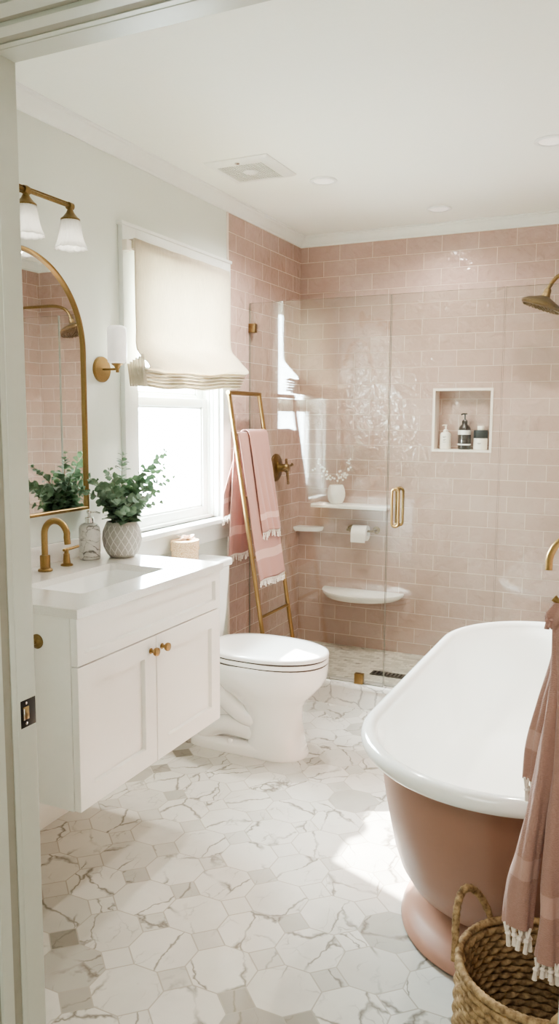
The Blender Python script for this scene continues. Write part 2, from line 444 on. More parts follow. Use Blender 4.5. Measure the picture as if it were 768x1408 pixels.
# front wall with the doorway we look through
DX0, DX1, DZ = .82, 1.790, 2.03
bm = bmesh.new()
box(bm, (0, .985, 0), (DX0-.02, YF, ZC)); box(bm, (DX1+.02, .985, 0), (XR+.35, YF, ZC)); box(bm, (DX0-.02, .985, DZ+.02), (DX1+.02, YF, ZC))
struct(link('wall_front', bm, 'paint'))
dr = sroot('door_1', (DX0, 1.05, 0))
def dchild(name, bm, mat='jamb'):
    o = link(name, bm, mat); o.parent = dr; o.matrix_parent_inverse = Matrix.Translation((-DX0, -1.05, 0)); return o
JP = [(1.112, 0), (1.111, -.001), (1.066, -.001), (1.065, 0), (1.053, 0), (1.052, .012), (1.031, .012), (1.030, -.002), (1.028, -.004), (1.002, -.004), (1.000, 0), (.999, .010), (.988, .010), (.987, 0), (.955, 0), (.954, .006), (.949, .006), (.948, 0), (.926, 0), (.926, .022), (1.112, .022)]
def jamb(side):
    bm = bmesh.new()
    if side: rings(bm, [[((DX0 if side < 0 else DX1)+side*d, y, z) for y, d in JP] for z in (0, DZ)])
    else: rings(bm, [[(x, y, DZ+d) for y, d in JP] for x in (DX0-.02, DX1+.02)])
    return bm
dchild('jamb', jamb(-1)); dchild('jamb', jamb(1)); dchild('head_jamb', jamb(0))
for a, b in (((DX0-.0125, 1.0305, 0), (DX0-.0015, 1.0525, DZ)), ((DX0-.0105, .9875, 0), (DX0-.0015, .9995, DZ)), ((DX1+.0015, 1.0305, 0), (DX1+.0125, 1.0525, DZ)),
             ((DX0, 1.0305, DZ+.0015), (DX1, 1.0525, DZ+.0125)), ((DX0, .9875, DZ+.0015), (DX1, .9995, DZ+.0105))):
    bm = bmesh.new(); box(bm, a, b); dchild('groove_shade', bm, 'shade_strip')  # grey strips paint the shade inside the jamb and head grooves
def casing_bm(horizontal, x0=0, sgn=-1):
    """stepped casing on the hallway side of the wall"""
    bm = bmesh.new()
    prof = [(.006, .965), (.008, .945), (.018, .940), (.024, .952), (.030, .943), (.052, .936), (.060, .950), (.066, .938), (.088, .930), (.092, .985), (.006, .985)]
    rs = []
    if horizontal:
        for x, e in ((DX0, -1), (DX1, 1)):
            rs.append([(x + e*d, y, DZ+.002+d) for d, y in prof])
    else:
        for z in (0, 1):
            rs.append([(x0 + sgn*d, y, 0 if z == 0 else DZ+.002+d) for d, y in prof])
    rings(bm, rs); return bm
dchild('casing', casing_bm(True)); dchild('casing', casing_bm(False, DX0, -1)); dchild('casing', casing_bm(False, DX1, 1))
# room-side casing of the doorway
bm = bmesh.new()
box(bm, (DX0-.09, YF, 0), (DX0-.008, YF+.014, DZ+.09), .003); box(bm, (DX1+.008, YF, 0), (DX1+.09, YF+.014, DZ+.09), .003)
box(bm, (DX0-.008, YF, DZ+.008), (DX1+.008, YF+.014, DZ+.09), .003)
dchild('casing', bm)
bm = bmesh.new()   # strike plate
box(bm, (DX0-.002, 1.072, .842), (DX0+.0012, 1.112, .896), .001, mi=0)
box(bm, (DX0+.0010, 1.078, .857), (DX0+.0018, 1.094, .882), .0003, mi=1)
for z in (.850, .889): lathe(bm, [(.0028, 0), (.0028, .0012), (.001, .0018)], (DX0+.0008, 1.0865, z), 12, 'x', mi=2)
box(bm, (DX0+.0012, 1.0785, .857), (DX0+.003, 1.081, .880), .0005, mi=2)
sp = dchild('strike_plate', bm, ['dark', 'brass_old', 'chrome'])

# crown moulding
CR = [(0, 2.378), (.006, 2.378), (.008, 2.386), (.014, 2.390), (.022, 2.398), (.034, 2.412), (.044, 2.418), (.046, 2.424), (.056, 2.425), (.056, ZC), (0, ZC)]
def crown(name, fn0, fn1):
    bm = bmesh.new(); rings(bm, [[fn0(d, z) for d, z in CR], [fn1(d, z) for d, z in CR]]); struct(link(name, bm, 'trim'))
crown('trim_1', lambda d, z: (d, YF+d, z), lambda d, z: (d, YB-d, z))
crown('trim_2', lambda d, z: (d, YB-d, z), lambda d, z: (XS-d, YB-d, z))
crown('trim_3', lambda d, z: (XR-d, YF+d, z), lambda d, z: (XR-d, YB-d, z))
crown('trim_4', lambda d, z: (d, YF+d, z), lambda d, z: (XR-d, YF+d, z))
struct(plane_box('trim_5', (0, YT-.010, 0), (.006, YT, 2.378), 'niche_trim'))   # tile edge strip
struct(plane_box('baseboard_left', (0, YF, 0), (.014, YT-.01, .11), 'trim', .003))

# ------------------------------------------------------------------ window
win = sroot('window_1', (0, 2.93, WZ0))
def wchild(name, bm, mat='trim', parent=None):
    o = link(name, bm, mat); o.parent = win; o.matrix_parent_inverse = Matrix.Translation((0, -2.93, -WZ0)); return o
bm = bmesh.new()
for a, b in (((0, 2.505, WZ0-.01), (.022, WY0-.008, 2.145)), ((0, WY1+.008, WZ0-.01), (.022, 3.345, 2.145)), ((0, WY0-.008, WZ1+.008), (.022, WY1+.008, 2.145))):
    box(bm, a, b, .003)
box(bm, (0, 2.495, 2.138), (.028, 3.350, 2.152), .003)
wchild('casing', bm)
bm = bmesh.new(); box(bm, (-.03, 2.48, WZ0-.022), (.060, 3.352, WZ0), .006, 3); wchild('sill', bm)
bm = bmesh.new(); box(bm, (0, 2.52, WZ0-.105), (.018, 3.345, WZ0-.022), .004); wchild('apron', bm)
bm = bmesh.new()   # reveal lining
for a, b in (((-.115, WY0-.008, WZ0), (.002, WY0+.006, WZ1)), ((-.115, WY1-.006, WZ0), (.002, WY1+.008, WZ1)), ((-.115, WY0, WZ1-.006), (.002, WY1, WZ1+.008)),
             ((-.115, WY0, WZ0-.01), (-.028, WY1, WZ0+.012)), ((-.055, WY0, WZ0), (-.040, WY0+.018, WZ1)), ((-.055, WY1-.018, WZ0), (-.040, WY1, WZ1)), ((-.04, WY1-.012, WZ0), (-.022, WY1-.004, WZ1))):
    box(bm, a, b, .0015)
wchild('frame', bm)
def sash(x, z0, z1, lift=False):
    bm = bmesh.new(); y0, y1 = WY0+.008, WY1-.008; st = .048
    box(bm, (x-.018, y0, z0), (x+.012, y0+st, z1), .003); box(bm, (x-.018, y1-st, z0), (x+.012, y1, z1), .003)
    box(bm, (x-.018, y0+st, z0), (x+.012, y1-st, z0+.045), .003); box(bm, (x-.018, y0+st, z1-.036), (x+.012, y1-st, z1), .003)
    # glazing bead
    b = .010
    for a, c in (((x-.006, y0+st, z0+.045), (x+.004, y0+st+b, z1-.036)), ((x-.006, y1-st-b, z0+.045), (x+.004, y1-st, z1-.036)),
                 ((x-.006, y0+st, z0+.045), (x+.004, y1-st, z0+.045+b)), ((x-.006, y0+st, z1-.036-b), (x+.004, y1-st, z1-.036))):
        box(bm, a, c, .001)
    wchild('sash', bm)
    bm = bmesh.new(); box(bm, (x-.004, y0+st-.004, z0+.04), (x-.001, y1-st+.004, z1-.03)); wchild('glass', bm, 'pane')
sash(-.062, WZ0+.006, 1.508); sash(-.092, 1.480, WZ1-.006)
# neighbouring garden wall and hedge seen blown-out through the panes, plus an added sun blocker
struct(plane_box('exterior_garden_wall', (-3.4, -2, -.6), (-3.3, 9, 1.15), 'siding'))
bm = bmesh.new()
for i in range(150):
    c = Vector((-3.5+rnd.uniform(-.1, .1), rnd.uniform(1, 8), rnd.uniform(1.15, 1.42)))
    bmesh.ops.create_icosphere(bm, subdivisions=1, radius=rnd.uniform(.08, .16), matrix=Matrix.Translation(c))
h = link('exterior_hedge', bm, 'hedge'); h['kind'] = 'structure'
struct(plane_box('exterior_sun_blocker', (-.60, -2, 2.41), (-.12, 6, 2.50), 'siding'))  # slab added out of view to keep sun off the upper blind
struct(plane_box('exterior_ground', (-8, -6, -.7), (-.12, 12, -.6), 'siding'))

# ------------------------------------------------------------------ roman shade
def make_shade():
    t = thing('roman_shade', 'cream linen roman shade gathered in soft folds over the top of the window', 'window shade', (.03, 2.91, 2.09))
    def add(n, bm, m):
        o = link(n, bm, m); o.parent = t; o.matrix_parent_inverse = Matrix.Translation((-.03, -2.91, -2.09)); return o
    bm = bmesh.new(); box(bm, (.022, 2.535, 2.055), (.05, 3.285, 2.09), .003); add('headrail', bm, 'linen')
    bm = bmesh.new(); box(bm, (.022, 2.500, 2.042), (.046, 2.530, 2.082), .002); add('bracket', bm, 'cream_plastic')
    # drop: from headrail, flat, then swelling lip, tuck and stacked folds
    prof = [(.052, 2.092), (.055, 2.02), (.055, 1.92), (.056, 1.82), (.058, 1.75), (.064, 1.705), (.078, 1.672), (.100, 1.643), (.124, 1.620), (.136, 1.604), (.133, 1.593), (.116, 1.594), (.092, 1.602)]
    z = 1.598
    for k in range(5):
        xo = .118 - .006*k
        prof += [(.064, z), (.062, z-.004), (.085, z-.007), (xo, z-.011), (xo+.003, z-.014), (xo-.002, z-.017), (.085, z-.015)]
        z -= .0135
    P = smoothpath([(x, 0, zz) for x, zz in prof], 3)
    zt, zb = 2.09, 1.53
    def fn(u, v):
        i = min(int(u*(len(P)-1)), len(P)-2); f = u*(len(P)-1)-i; p = P[i].lerp(P[i+1], f)
        k = max(0, min(1, (1.76-p.z)/.12)); k = k*k*(3-2*k)
        yl = 2.532 - .020*k; yr = 3.285 + .004*k
        y = yl + (yr-yl)*v
        sag = -.010*k*math.sin(PI*v)
        wob = .0016*math.sin(9*v+2)*(1-k) + .004*k*math.sin(14*v+p.z*60)*.6 + .002*math.sin(31*v+3*p.z)
        edge = .016*k*math.exp(-v/.05)
        return (p.x + wob - edge*.4 + .012*k*v, y, p.z + sag + .010*k + .024*k*v + .003*k*math.sin(17*v+1))
    bm = bmesh.new(); grid(bm, fn, 150, 90); solid(add('fabric_panel', bm, 'linen'), .0016)
    # side pleats of the stack seen at its near end
    bm = bmesh.new()
    for k in range(6):
        def fp(u, v, k=k):
            x = .040 + .012*k + .006*u*0; 
            return (.034 + .0125*k + .005*math.sin(u*PI) + .012*v, 2.505 + .022*u, 1.625 - .009*k*0 - (.085)*v + .014*k*(1-v)*.5)
        grid(bm, fp, 6, 8)
    solid(add('pleats', bm, 'linen'), .002)
make_shade()

# ------------------------------------------------------------------ vanity
VY0, VY1 = 1.592, 2.352
def make_vanity():
    t = thing('floating_vanity', 'white shaker wall-hung vanity cabinet with two doors, left of the toilet', 'cabinet', (.26, 1.972, .36))
    O = Matrix.Translation((-.26, -1.972, -.36))
    def add(n, bm, m='cabinet', parent=None):
        o = link(n, bm, m); o.parent = parent or t
        if parent is None: o.matrix_parent_inverse = O
        return o
    bm = bmesh.new(); X = .498
    box(bm, (0.0, VY0, .362), (X, VY0+.018, .898), .001); box(bm, (.002, VY1-.018, .362), (X, VY1, .898), .001)
    box(bm, (.002, VY0+.018, .362), (X, VY1-.018, .380), .001); box(bm, (.002, VY0+.018, .38), (.012, VY1-.018, .898))
    box(bm, (.48, VY0+.018, .755), (X, VY1-.018, .770)); box(bm, (.48, VY0+.018, .885), (X, VY1-.018, .898)); box(bm, (.48, 1.955, .38), (X, 1.975, .76))
    add('body', bm)
    def shaker(y0, y1, z0, z1, rail, nm):
        bm = bmesh.new(); x0, x1 = .500, .521; d = .012
        def v(x, y, z): return bm.verts.new((x, y, z))
        rs = []
        for x, i in ((x0, 0), (x1-.0012, 0), (x1, .0012), (x1, rail), (x1-d, rail+.003)):
            rs.append([(x, y0+i, z0+i), (x, y1-i, z0+i), (x, y1-i, z1-i), (x, y0+i, z1-i)])
        rings(bm, rs); return add(nm, bm)
    g = .0018; ym = 1.958
    shaker(VY0+.002, VY1-.002, .767, .896, .030, 'drawer_front')
    for (a, b, ky) in ((VY0+.002, ym-g, ym-.030), (ym+g, VY1-.002, ym+.030)):
        d = shaker(a, b, .364, .763, .058, 'door')
        bm = bmesh.new()
        lathe(bm, [(.009, 0), (.009, .002), (.0055, .004), (.005, .012), (.0115, .016), (.0135, .021), (.0125, .026), (.008, .0285)], (0, 0, 0), 28, 'x')
        k = link('knob', bm, 'brass'); k.parent = d; k.location = (.521, ky, .722); k['label'] = 'small brass knob'
    # countertop with sink cut-out
    c = thing('countertop', 'pale quartz vanity countertop with low backsplash around the sink cut-out', 'countertop', (.26, 1.972, .899))
    oc = Matrix.Translation((-.26, -1.972, -.899))
    bm = bmesh.new(); z0, z1 = .899, .924; X0, X1, Y0, Y1 = .002, .530, VY0-.006, VY1+.008
    hx0, hx1, hy0, hy1 = .195, .418, 1.745, 2.175
    def rr(x0, x1, y0, y1, r, n=5):
        out = []
        for cx, cy, a in ((x1-r, y1-r, 0), (x0+r, y1-r, 90), (x0+r, y0+r, 180), (x1-r, y0+r, 270)):
            for i in range(n+1):
                q = math.radians(a+90*i/n); out.append((cx+r*math.cos(q), cy+r*math.sin(q)))
        return out
    hin = rr(hx0, hx1, hy0, hy1, .018); hout = rr(X0, X1, Y0, Y1, .0015)
    rs = [[(x, y, z1-.002) for x, y in hout], [(x, y, z1) for x, y in rr(X0+.002, X1-.002, Y0+.002, Y1-.002, .0015)],
          [(x, y, z1) for x, y in hin], [(x, y, z0) for x, y in hin], [(x, y, z0) for x, y in hout]]
    rings(bm, rs, loop=True)
    o = link('slab', bm, 'quartz'); o.parent = c; o.matrix_parent_inverse = oc
    bm = bmesh.new(); box(bm, (.002, Y0, z1), (.017, Y1-.006, z1+.066), .0015)
    o = link('backsplash', bm, 'quartz'); o.parent = c; o.matrix_parent_inverse = oc
    # basin
    s = thing('undermount_sink', 'white rectangular undermount basin set in the vanity countertop', 'sink', (.31, 1.96, .80))
    bm = bmesh.new(); rs = []
    for d, z, r in ((-.018, .8985, .02), (-.004, .8985, .02), (-.004, .885, .02), (.0, .84, .03), (.012, .80, .045), (.035, .782, .06), (.09, .776, .018)):
        rs.append([(x, y, z) for x, y in rr(hx0+d, hx1-d, hy0+d, hy1-d, r)])
    rings(bm, rs, cap0=False)
    o = link('bowl', bm, 'porcelain'); o.parent = s; o.matrix_parent_inverse = Matrix.Translation((-.31, -1.96, -.80)); solid(o, .006, 1)
    bm = bmesh.new(); lathe(bm, [(.022, 0), (.022, .002), (.015, .003), (.012, .001)], (0, 0, 0), 24)
    o = link('drain', bm, 'brass'); o.parent = s; o.location = (-.0, 0, -.0235)
make_vanity()

def make_faucet():
    t = thing('sink_faucet', 'brass gooseneck faucet with lever handles behind the vanity sink', 'faucet', (.092, 1.961, .9242))
    bm = bmesh.new()
    lathe(bm, [(.0235, 0), (.0235, .005), (.021, .008), (.0165, .009), (.0165, .050), (.0155, .052), (.0125, .053)], n=32)
    link('spout_base', bm, 'brass', t)
    bm = bmesh.new(); H = .120; R = .047
    path = [(0, 0, .045), (0, 0, .08), (0, 0, H)] + [Vector((R-R*math.cos(math.radians(a)), 0, H+R*math.sin(math.radians(a)))) for a in range(12, 169, 12)]
    path += [Vector((R*2-.002, 0, H-.004)), Vector((R*2+.0005, 0, H-.026))]
    tube(bm, path, .0105, 20); link('spout', bm, 'brass', t)
    for s in (1, -1):
        bm = bmesh.new()
        lathe(bm, [(.0205, 0), (.0205, .004), (.018, .006), (.0125, .008), (.0105, .036), (.0115, .037), (.0095, .040), (.006, .044)], n=28)
        tube(bm, [(0, 0, .040), (0, 0, .058)], .0075, 16)
        tube(bm, [(0, -.014, .054), (0, .0, .0545), (.006, .022, .0565), (.012, .048, .060)] if s > 0 else [(0, .014, .054), (0, 0, .0545), (.006, -.022, .0565), (.012, -.048, .060)], [.005, .006, .0052, .0045], 12)
        o = link('lever_handle', bm, 'brass', t, (-.003, s*.108 if s > 0 else -.100, 0))
make_faucet()

def make_soap():
    t = thing('soap_dispenser', 'marble soap dispenser with chrome pump beside the vanity faucet', 'soap dispenser', (.078, 2.205, .9242)); t.scale = (1.07, 1.07, 1.0)
    bm = bmesh.new()
    lathe(bm, [(.030, 0), (.0335, .003), (.0345, .010), (.0345, .100), (.0335, .112), (.029, .121), (.020, .127), (.014, .129)], n=48)
    link('bottle', bm, 'marble_soap', t)
    bm = bmesh.new()
    lathe(bm, [(.014, .128), (.014, .146), (.012, .148), (.0045, .149), (.0045, .162), (.0085, .163), (.0085, .170), (.004, .172)], n=28)
    tube(bm, [(0, 0, .167), (.018, .012, .167), (.030, .020, .162)], [.004, .004, .003], 10)
    link('pump', bm, 'chrome', t)
make_soap()

def leaf(bm, p, d, up, L, W):
    d = d.normalized(); s = d.cross(up)
    if s.length < 1e-3: s = d.cross(Vector((1, 0, 0)))
    s.normalize(); nrm = s.cross(d).normalized()
    n = 6; mid = [bm.verts.new(p + d*(L*i/n) + nrm*(.10*L*math.sin(PI*i/n))) for i in range(n+1)]
    prof = [0, .72, .98, 1, .86, .55, 0]
    for sg in (1, -1):
        edge = [mid[0]] + [bm.verts.new(p + d*(L*i/n) + s*(sg*W*.5*prof[i]) + nrm*(.10*L*math.sin(PI*i/n)+.10*W)) for i in range(1, n)] + [mid[n]]
        for i in range(n):
            vs = [mid[i], mid[i+1], edge[i+1], edge[i]]
            u = []
            for q in vs:
                if q not in u: u.append(q)
            if len(u) >= 3:
                try: bm.faces.new(u if sg > 0 else u[::-1])
                except ValueError: pass

def make_eucalyptus():
    base = Vector((.150, 2.296, .9242))
    t = thing('potted_eucalyptus', 'eucalyptus branches in a grey lattice-carved ceramic pot on the vanity', 'plant', base)
    bm = bmesh.new()
    K = 1.19
    pr = [(.030, 0), (.036, .001), (.046, .012), (.055, .032), (.059, .055), (.057, .078), (.049, .098), (.0455, .105), (.0445, .108), (.0425, .107), (.043, .098), (.040, .085)]
    lathe(bm, [(a*K, b*K) for a, b in pr], n=64, cap1=True); link('pot', bm, 'pot', t)
    bm = bmesh.new(); lathe(bm, [(.0405*K, .086*K), (.0405*K, .094*K), (.01, .097*K)], n=32); link('soil', bm, 'soil', t)
    bs, bl = bmesh.new(), bmesh.new(); R = random.Random(11)
    # branch tips (relative to the pot): spread mostly along y, some toward the room
    tips = [(.05, .17, .315), (.02, .20, .27), (.00, .01, .31), (-.035, -.01, .23), (.07, -.14, .22), (.05, -.21, .255), (.03, -.10, .27), (.10, .08, .24), (.13, -.03, .20), (.06, .10, .19),
            (-.04, .09, .22), (-.03, -.17, .22), (.10, -.09, .155), (.09, .15, .235), (-.02, .16, .16), (.03, .05, .18), (.12, .03, .165), (.02, -.06, .185), (-.02, -.07, .16)]
    for k, (tx, ty, tz) in enumerate(tips):
        tx, ty, tz = tx*1.15+.0, ty*1.15, tz*1.13+.012
        a = Vector((tx*.12, ty*.12, .108)); b = Vector((tx, ty, tz)); hgt = tz-.09
        m1 = a.lerp(b, .45) + Vector((-.2*tx, -.18*ty, .14*hgt))
        path = smoothpath([a, m1, b], 10); tube(bs, path, [.0021*(1-.7*i/len(path)) for i in range(len(path))], 6)
        n = len(path); L = (b-a).length; cnt = max(7, int(L/.0165))
        for i in range(cnt):
            f = .16 + .84*i/(cnt-1); q = path[min(n-1, int(f*(n-1)))]
            tdir = (path[min(n-1, int(f*(n-1))+1)] - path[max(0, int(f*(n-1))-1)]).normalized()
            sz = (.040 - .023*f**1.7)*R.uniform(.85, 1.15)
            ang0 = R.uniform(0, PI)
            for s in (0, 1):
                ang = ang0 + s*PI + R.uniform(-.35, .35)
                side = Vector((math.cos(ang), math.sin(ang), 0)); side = (side - tdir*side.dot(tdir)).normalized()
                d = side + tdir*R.uniform(.15, .8) + Vector((0, 0, R.uniform(-.35, .15)))
                leaf(bl, q + side*.003, d, tdir + Vector((R.uniform(-.4, .4), R.uniform(-.4, .4), .2)), sz*1.12, sz*.98)
        leaf(bl, path[-1], (b-m1), Vector((1, 0, .2)), .015, .008)
    link('stems', bs, 'stem', t)
    me = link('foliage', bl, 'leaf', t, smooth=0, keep=True); me.data.shade_smooth()
make_eucalyptus()

# ------------------------------------------------------------------ mirror
def make_mirror():
    yc, r, zb, zs = 1.965, .305, 1.092, 1.652
    t = thing('arched_mirror', 'tall arched wall mirror in a thin brass frame above the sink', 'mirror', (.002, yc, zb))
    def outline(rr, zbb):
        return [(-rr, zbb), (rr, zbb)] + [(rr*math.cos(math.radians(a)), zs-zb+rr*math.sin(math.radians(a))) for a in range(0, 181, 4)]
    bm = bmesh.new(); rs = []
    for x, i in ((0, 0), (.026, 0), (.028, .002), (.028, .009), (.026, .011), (.016, .011), (0, .011)):
        rs.append([(x, y, z) for y, z in outline(r-i, i)])
    rings(bm, rs, loop=True); link('frame', bm, 'brass', t)
    bm = bmesh.new(); rings(bm, [[(x, y, z) for y, z in outline(r-.010, .010)] for x in (.006, .018)]); link('mirror_glass', bm, 'mirror', t, smooth=30)
make_mirror()

# ------------------------------------------------------------------ lights on the wall
def make_vanity_light():
    yc = 1.886
    t = thing('vanity_light', 'brass bar wall light with three bell-shaped ribbed glass shades above the mirror', 'wall light', (0, yc, 2.10))
    bm = bmesh.new()
    lathe(bm, [(.060, 0), (.060, .004), (.052, .010), (.036, .018), (.018, .030), (.012, .034)], n=40, axis='x'); link('backplate', bm, 'brass_old', t)
    bm = bmesh.new(); tube(bm, [(.03, 0, 0), (.075, 0, .0), (.128, 0, -.008)], .008, 14)
    lathe(bm, [(.012, -.012), (.014, 0), (.012, .012)], (.128, 0, -.008), 20, 'y'); link('arm', bm, 'brass_old', t)
    bm = bmesh.new(); tube(bm, [(.128, -.198, -.008), (.128, .198, -.008)], .0062, 14); tube(bm, [(.128, -.19, .001), (.128, .19, .001)], .0025, 8)
    for s in (-1, 0, 1): lathe(bm, [(.006, -.011), (.012, -.009), (.012, .009), (.006, .011)], (.128, s*.198, -.008), 20, 'y')
    link('bar', bm, 'brass_old', t)
    for s in (-1, 0, 1):
        bm = bmesh.new(); lathe(bm, [(.006, .0), (.010, -.010), (.014, -.018), (.024, -.030), (.031, -.036), (.031, -.041), (.005, -.041)], (.128, s*.198, -.012), 32)
        cpt = link('shade_holder', bm, 'brass_old', t)
        bm = bmesh.new(); n = 96; rs = []
        for r, z in [(.028, -.036), (.030, -.050), (.033, -.070), (.037, -.090), (.042, -.108), (.048, -.122), (.052, -.128)]:
            rs.append([(.128+(r+.0009*math.cos(24*2*PI*i/n))*math.cos(2*PI*i/n), s*.198+(r+.0009*math.cos(24*2*PI*i/n))*math.sin(2*PI*i/n), z-.012 + (.0015*math.cos(12*2*PI*i/n) if z < -.12 else 0)) for i in range(n)])
        rings(bm, rs, cap0=False, cap1=False); solid(link('glass_shade', bm, 'shade_glass', t, smooth=60), .0022)
        bm = bmesh.new(); bmesh.ops.create_uvsphere(bm, u_segments=16, v_segments=10, radius=.017, matrix=Matrix.Translation((.128, s*.198, -.075)))
        tube(bm, [(.128, s*.198, -.04), (.128, s*.198, -.065)], .009, 12); link('bulb', bm, 'opal', t)
make_vanity_light()

def make_sconce():
    t = thing('wall_sconce', 'single brass wall sconce with white cylinder shade between mirror and window', 'wall light', (0, 2.388, 1.597))
    bm = bmesh.new(); lathe(bm, [(.047, 0), (.047, .008), (.045, .011), (.010, .011)], n=48, axis='x'); link('backplate', bm, 'brass', t)
    bm = bmesh.new(); tube(bm, [(.01, 0, 0), (.075, 0, 0)], .0045, 12); tube(bm, [(.075, 0, -.012), (.075, 0, .016)], .006, 14)
    lathe(bm, [(.007, .0), (.012, .010), (.021, .017), (.021, .020), (.005, .020)], (.075, 0, 0), 28); link('arm', bm, 'brass', t)
    bm = bmesh.new(); lathe(bm, [(.022, .020), (.031, .022), (.034, .026), (.035, .034), (.035, .138), (.033, .148), (.026, .154), (.012, .156)], (.075, 0, 0), 40)
    link('lamp_shade', bm, 'opal', t, smooth=50)
make_sconce()

# ------------------------------------------------------------------ towel on the cabinet side bar
def make_side_bar():
    t = thing('towel_bar', 'small brass towel bar on the near side of the vanity cabinet', 'towel bar', (.26, VY0, .822))
    for x in (.128, -.20):
        bm = bmesh.new(); lathe(bm, [(.020, 0), (.020, -.003), (.017, -.005), (.015, -.008), (.007, -.012), (.006, -.045)], (x, 0, 0), 32, 'y'); link('rosette', bm, 'brass_old', t)
    bm = bmesh.new(); tube(bm, [(.140, -.045, 0), (-.212, -.045, 0)], .0065, 14); link('bar', bm, 'brass_old', t)
    w = thing('hand_towel', 'pink hand towel hanging on the bar at the side of the vanity', 'towel', (.20, VY0-.045, .82))
    def fn(u, v):
        s = (u-.5)*2; L = .24
        z = .0095*1.0 - max(0, abs(s)-.06)*L; 
        if abs(s) < .06: z = .0095*math.cos(s/.06*PI/2)
        y = (1 if s > 0 else -1)*(.010*min(1, abs(s)/.06) + .004*abs(s)*(1+math.sin(9*v)))
        return (-.09 + .235*v*(1+.05*abs(s)) + .004*math.sin(6*abs(s)), y*.9, z + .002)
    bm = bmesh.new(); grid(bm, fn, 50, 24); solid(link('cloth', bm, 'towel', w), .004)
make_side_bar()

# ------------------------------------------------------------------ toilet
def egg(xb, xf, hw, z, yc=0, n=48, back=3.2, front=2.15, xm=None):
    xm = xb + (xf-xb)*.48 if xm is None else xm; out = []
    for i in range(n):
        a = 2*PI*i/n; c, s = math.cos(a), math.sin(a)
        e = front if c >= 0 else back; L = (xf-xm) if c >= 0 else (xm-xb)
        px = xm + L*math.copysign(abs(c)**(2/e), c); py = hw*math.copysign(abs(s)**(2/e), s)
        out.append((px, yc+py, z))
    return out
def make_toilet():
    t = thing('toilet', 'white two-piece porcelain toilet with closed lid beside the vanity', 'toilet', (0, 2.94, 0))
    bm = bmesh.new()
    # front pedestal rising into the bowl
    lv = [(.0, .34, .605, .112), (.012, .338, .607, .114), (.03, .345, .598, .106), (.10, .35, .583, .098), (.17, .345, .575, .098), (.215, .32, .580, .108), (.25, .27, .605, .128), (.285, .22, .640, .152), (.32, .19, .668, .170), (.35, .175, .683, .179), (.385, .172, .687, .181), (.402, .172, .686, .180), (.408, .176, .682, .176)]
    rings(bm, [egg(b, f, h, z, back=3.0 if z < .25 else 2.6) for z, b, f, h in lv])
    # foot slab reaching to the wall
    rings(bm, [egg(.07, .60, h, z, back=5, front=2.4) for z, h in ((0, .112), (.03, .110), (.042, .100), (.046, .08))])
    # rear block under the tank
    rings(bm, [egg(.05, .34, h, z, back=5, front=4) for z, h in ((.27, .07), (.31, .105), (.36, .135), (.40, .145), (.408, .14))])
    # web between feet and bowl, trapway on both sides
    rings(bm, [[(x0, -.045, z), (x1, -.045, z), (x1, .045, z), (x0, .045, z)] for z, x0, x1 in ((.02, .10, .45), (.30, .10, .45))])
    for s in (-1, 1):
        tube(bm, smoothpath([(.10, s*.050, .335), (.18, s*.062, .290), (.26, s*.066, .215), (.34, s*.060, .160), (.43, s*.045, .145)], 8), .040, 24)
        tube(bm, smoothpath([(.44, s*.040, .075), (.33, s*.050, .095), (.25, s*.052, .100), (.18, s*.052, .075), (.13, s*.052, .01)], 8), .042, 24)
        lathe(bm, [(.013, .0), (.013, .008), (.010, .014), (.004, .017)], (.285, s*.090, .040), 20)
    o = link('bowl', bm, 'porcelain', t, smooth=50)
    bm = bmesh.new(); rings(bm, [egg(.178, .688-i, .180-i, z, front=2.15, back=2.8) for z, i in ((.4105, .004), (.413, 0), (.426, 0), (.430, .004))]); link('seat', bm, 'porcelain', t, smooth=50)
    bm = bmesh.new(); rings(bm, [egg(.185, .684, .176, z, back=3) for z in (.405, .4335)]); s_ = link('seam', bm, 'gap_shade', t)  # dark ring colours in the shade of the seat and lid gaps
    bm = bmesh.new()
    def lid(z, i, bx=.150): 
        out = []
        for x, y, zz in egg(bx+i, .690-i, .181-i, z, n=64, back=3.2, front=2.12):
            k = max(0, min(1, (x-bx)/.20)); y *= .72+.28*(k*(2-k)); out.append((x, y, zz))
        return out
    rings(bm, [lid(.4345, .004), lid(.437, 0), lid(.448, 0), lid(.453, .003), lid(.4565, .012), lid(.4585, .05)]); link('lid', bm, 'porcelain', t, smooth=50)
    bm = bmesh.new()
    bm.free()
    for y in (-.075, .075): bm = bmesh.new(); box(bm, (.150, y-.018, .408), (.185, y+.018, .438), .004); link('hinge', bm, 'porcelain', t)
    bm = bmesh.new(); yo = -.03
    rs = []
    for z, x1, hw in ((.409, .135, .150), (.42, .140, .156), (.55, .155, .164), (.70, .165, .170), (.765, .168, .172)):
        x0 = .012; r = .028; ring = []
        for cx, cy, a in ((x1-r, hw-r, 0), (x0+.008, hw-.008, 90), (x0+.008, -hw+.008, 180), (x1-r, -hw+r, 270)):
            rr_ = r if cx > .05 else .008
            for i in range(6):
                q = math.radians(a+90*i/5); ring.append((cx+rr_*math.cos(q), yo+cy+rr_*math.sin(q), z))
        rs.append(ring)
    rings(bm, rs); link('tank', bm, 'porcelain', t, smooth=50)
    bm = bmesh.new(); rs = []
    for z, g in ((.766, .004), (.770, .010), (.790, .011), (.797, .008), (.800, .0)):
        x1, hw = .168+g, .172+g; x0 = .008; r = .03; ring = []
        for cx, cy, a in ((x1-r, hw-r, 0), (x0+.008, hw-.008, 90), (x0+.008, -hw+.008, 180), (x1-r, -hw+r, 270)):
            rr_ = r if cx > .05 else .008
            for i in range(6):
                q = math.radians(a+90*i/5); ring.append((cx+rr_*math.cos(q), yo+cy+rr_*math.sin(q), z))
        rs.append(ring)
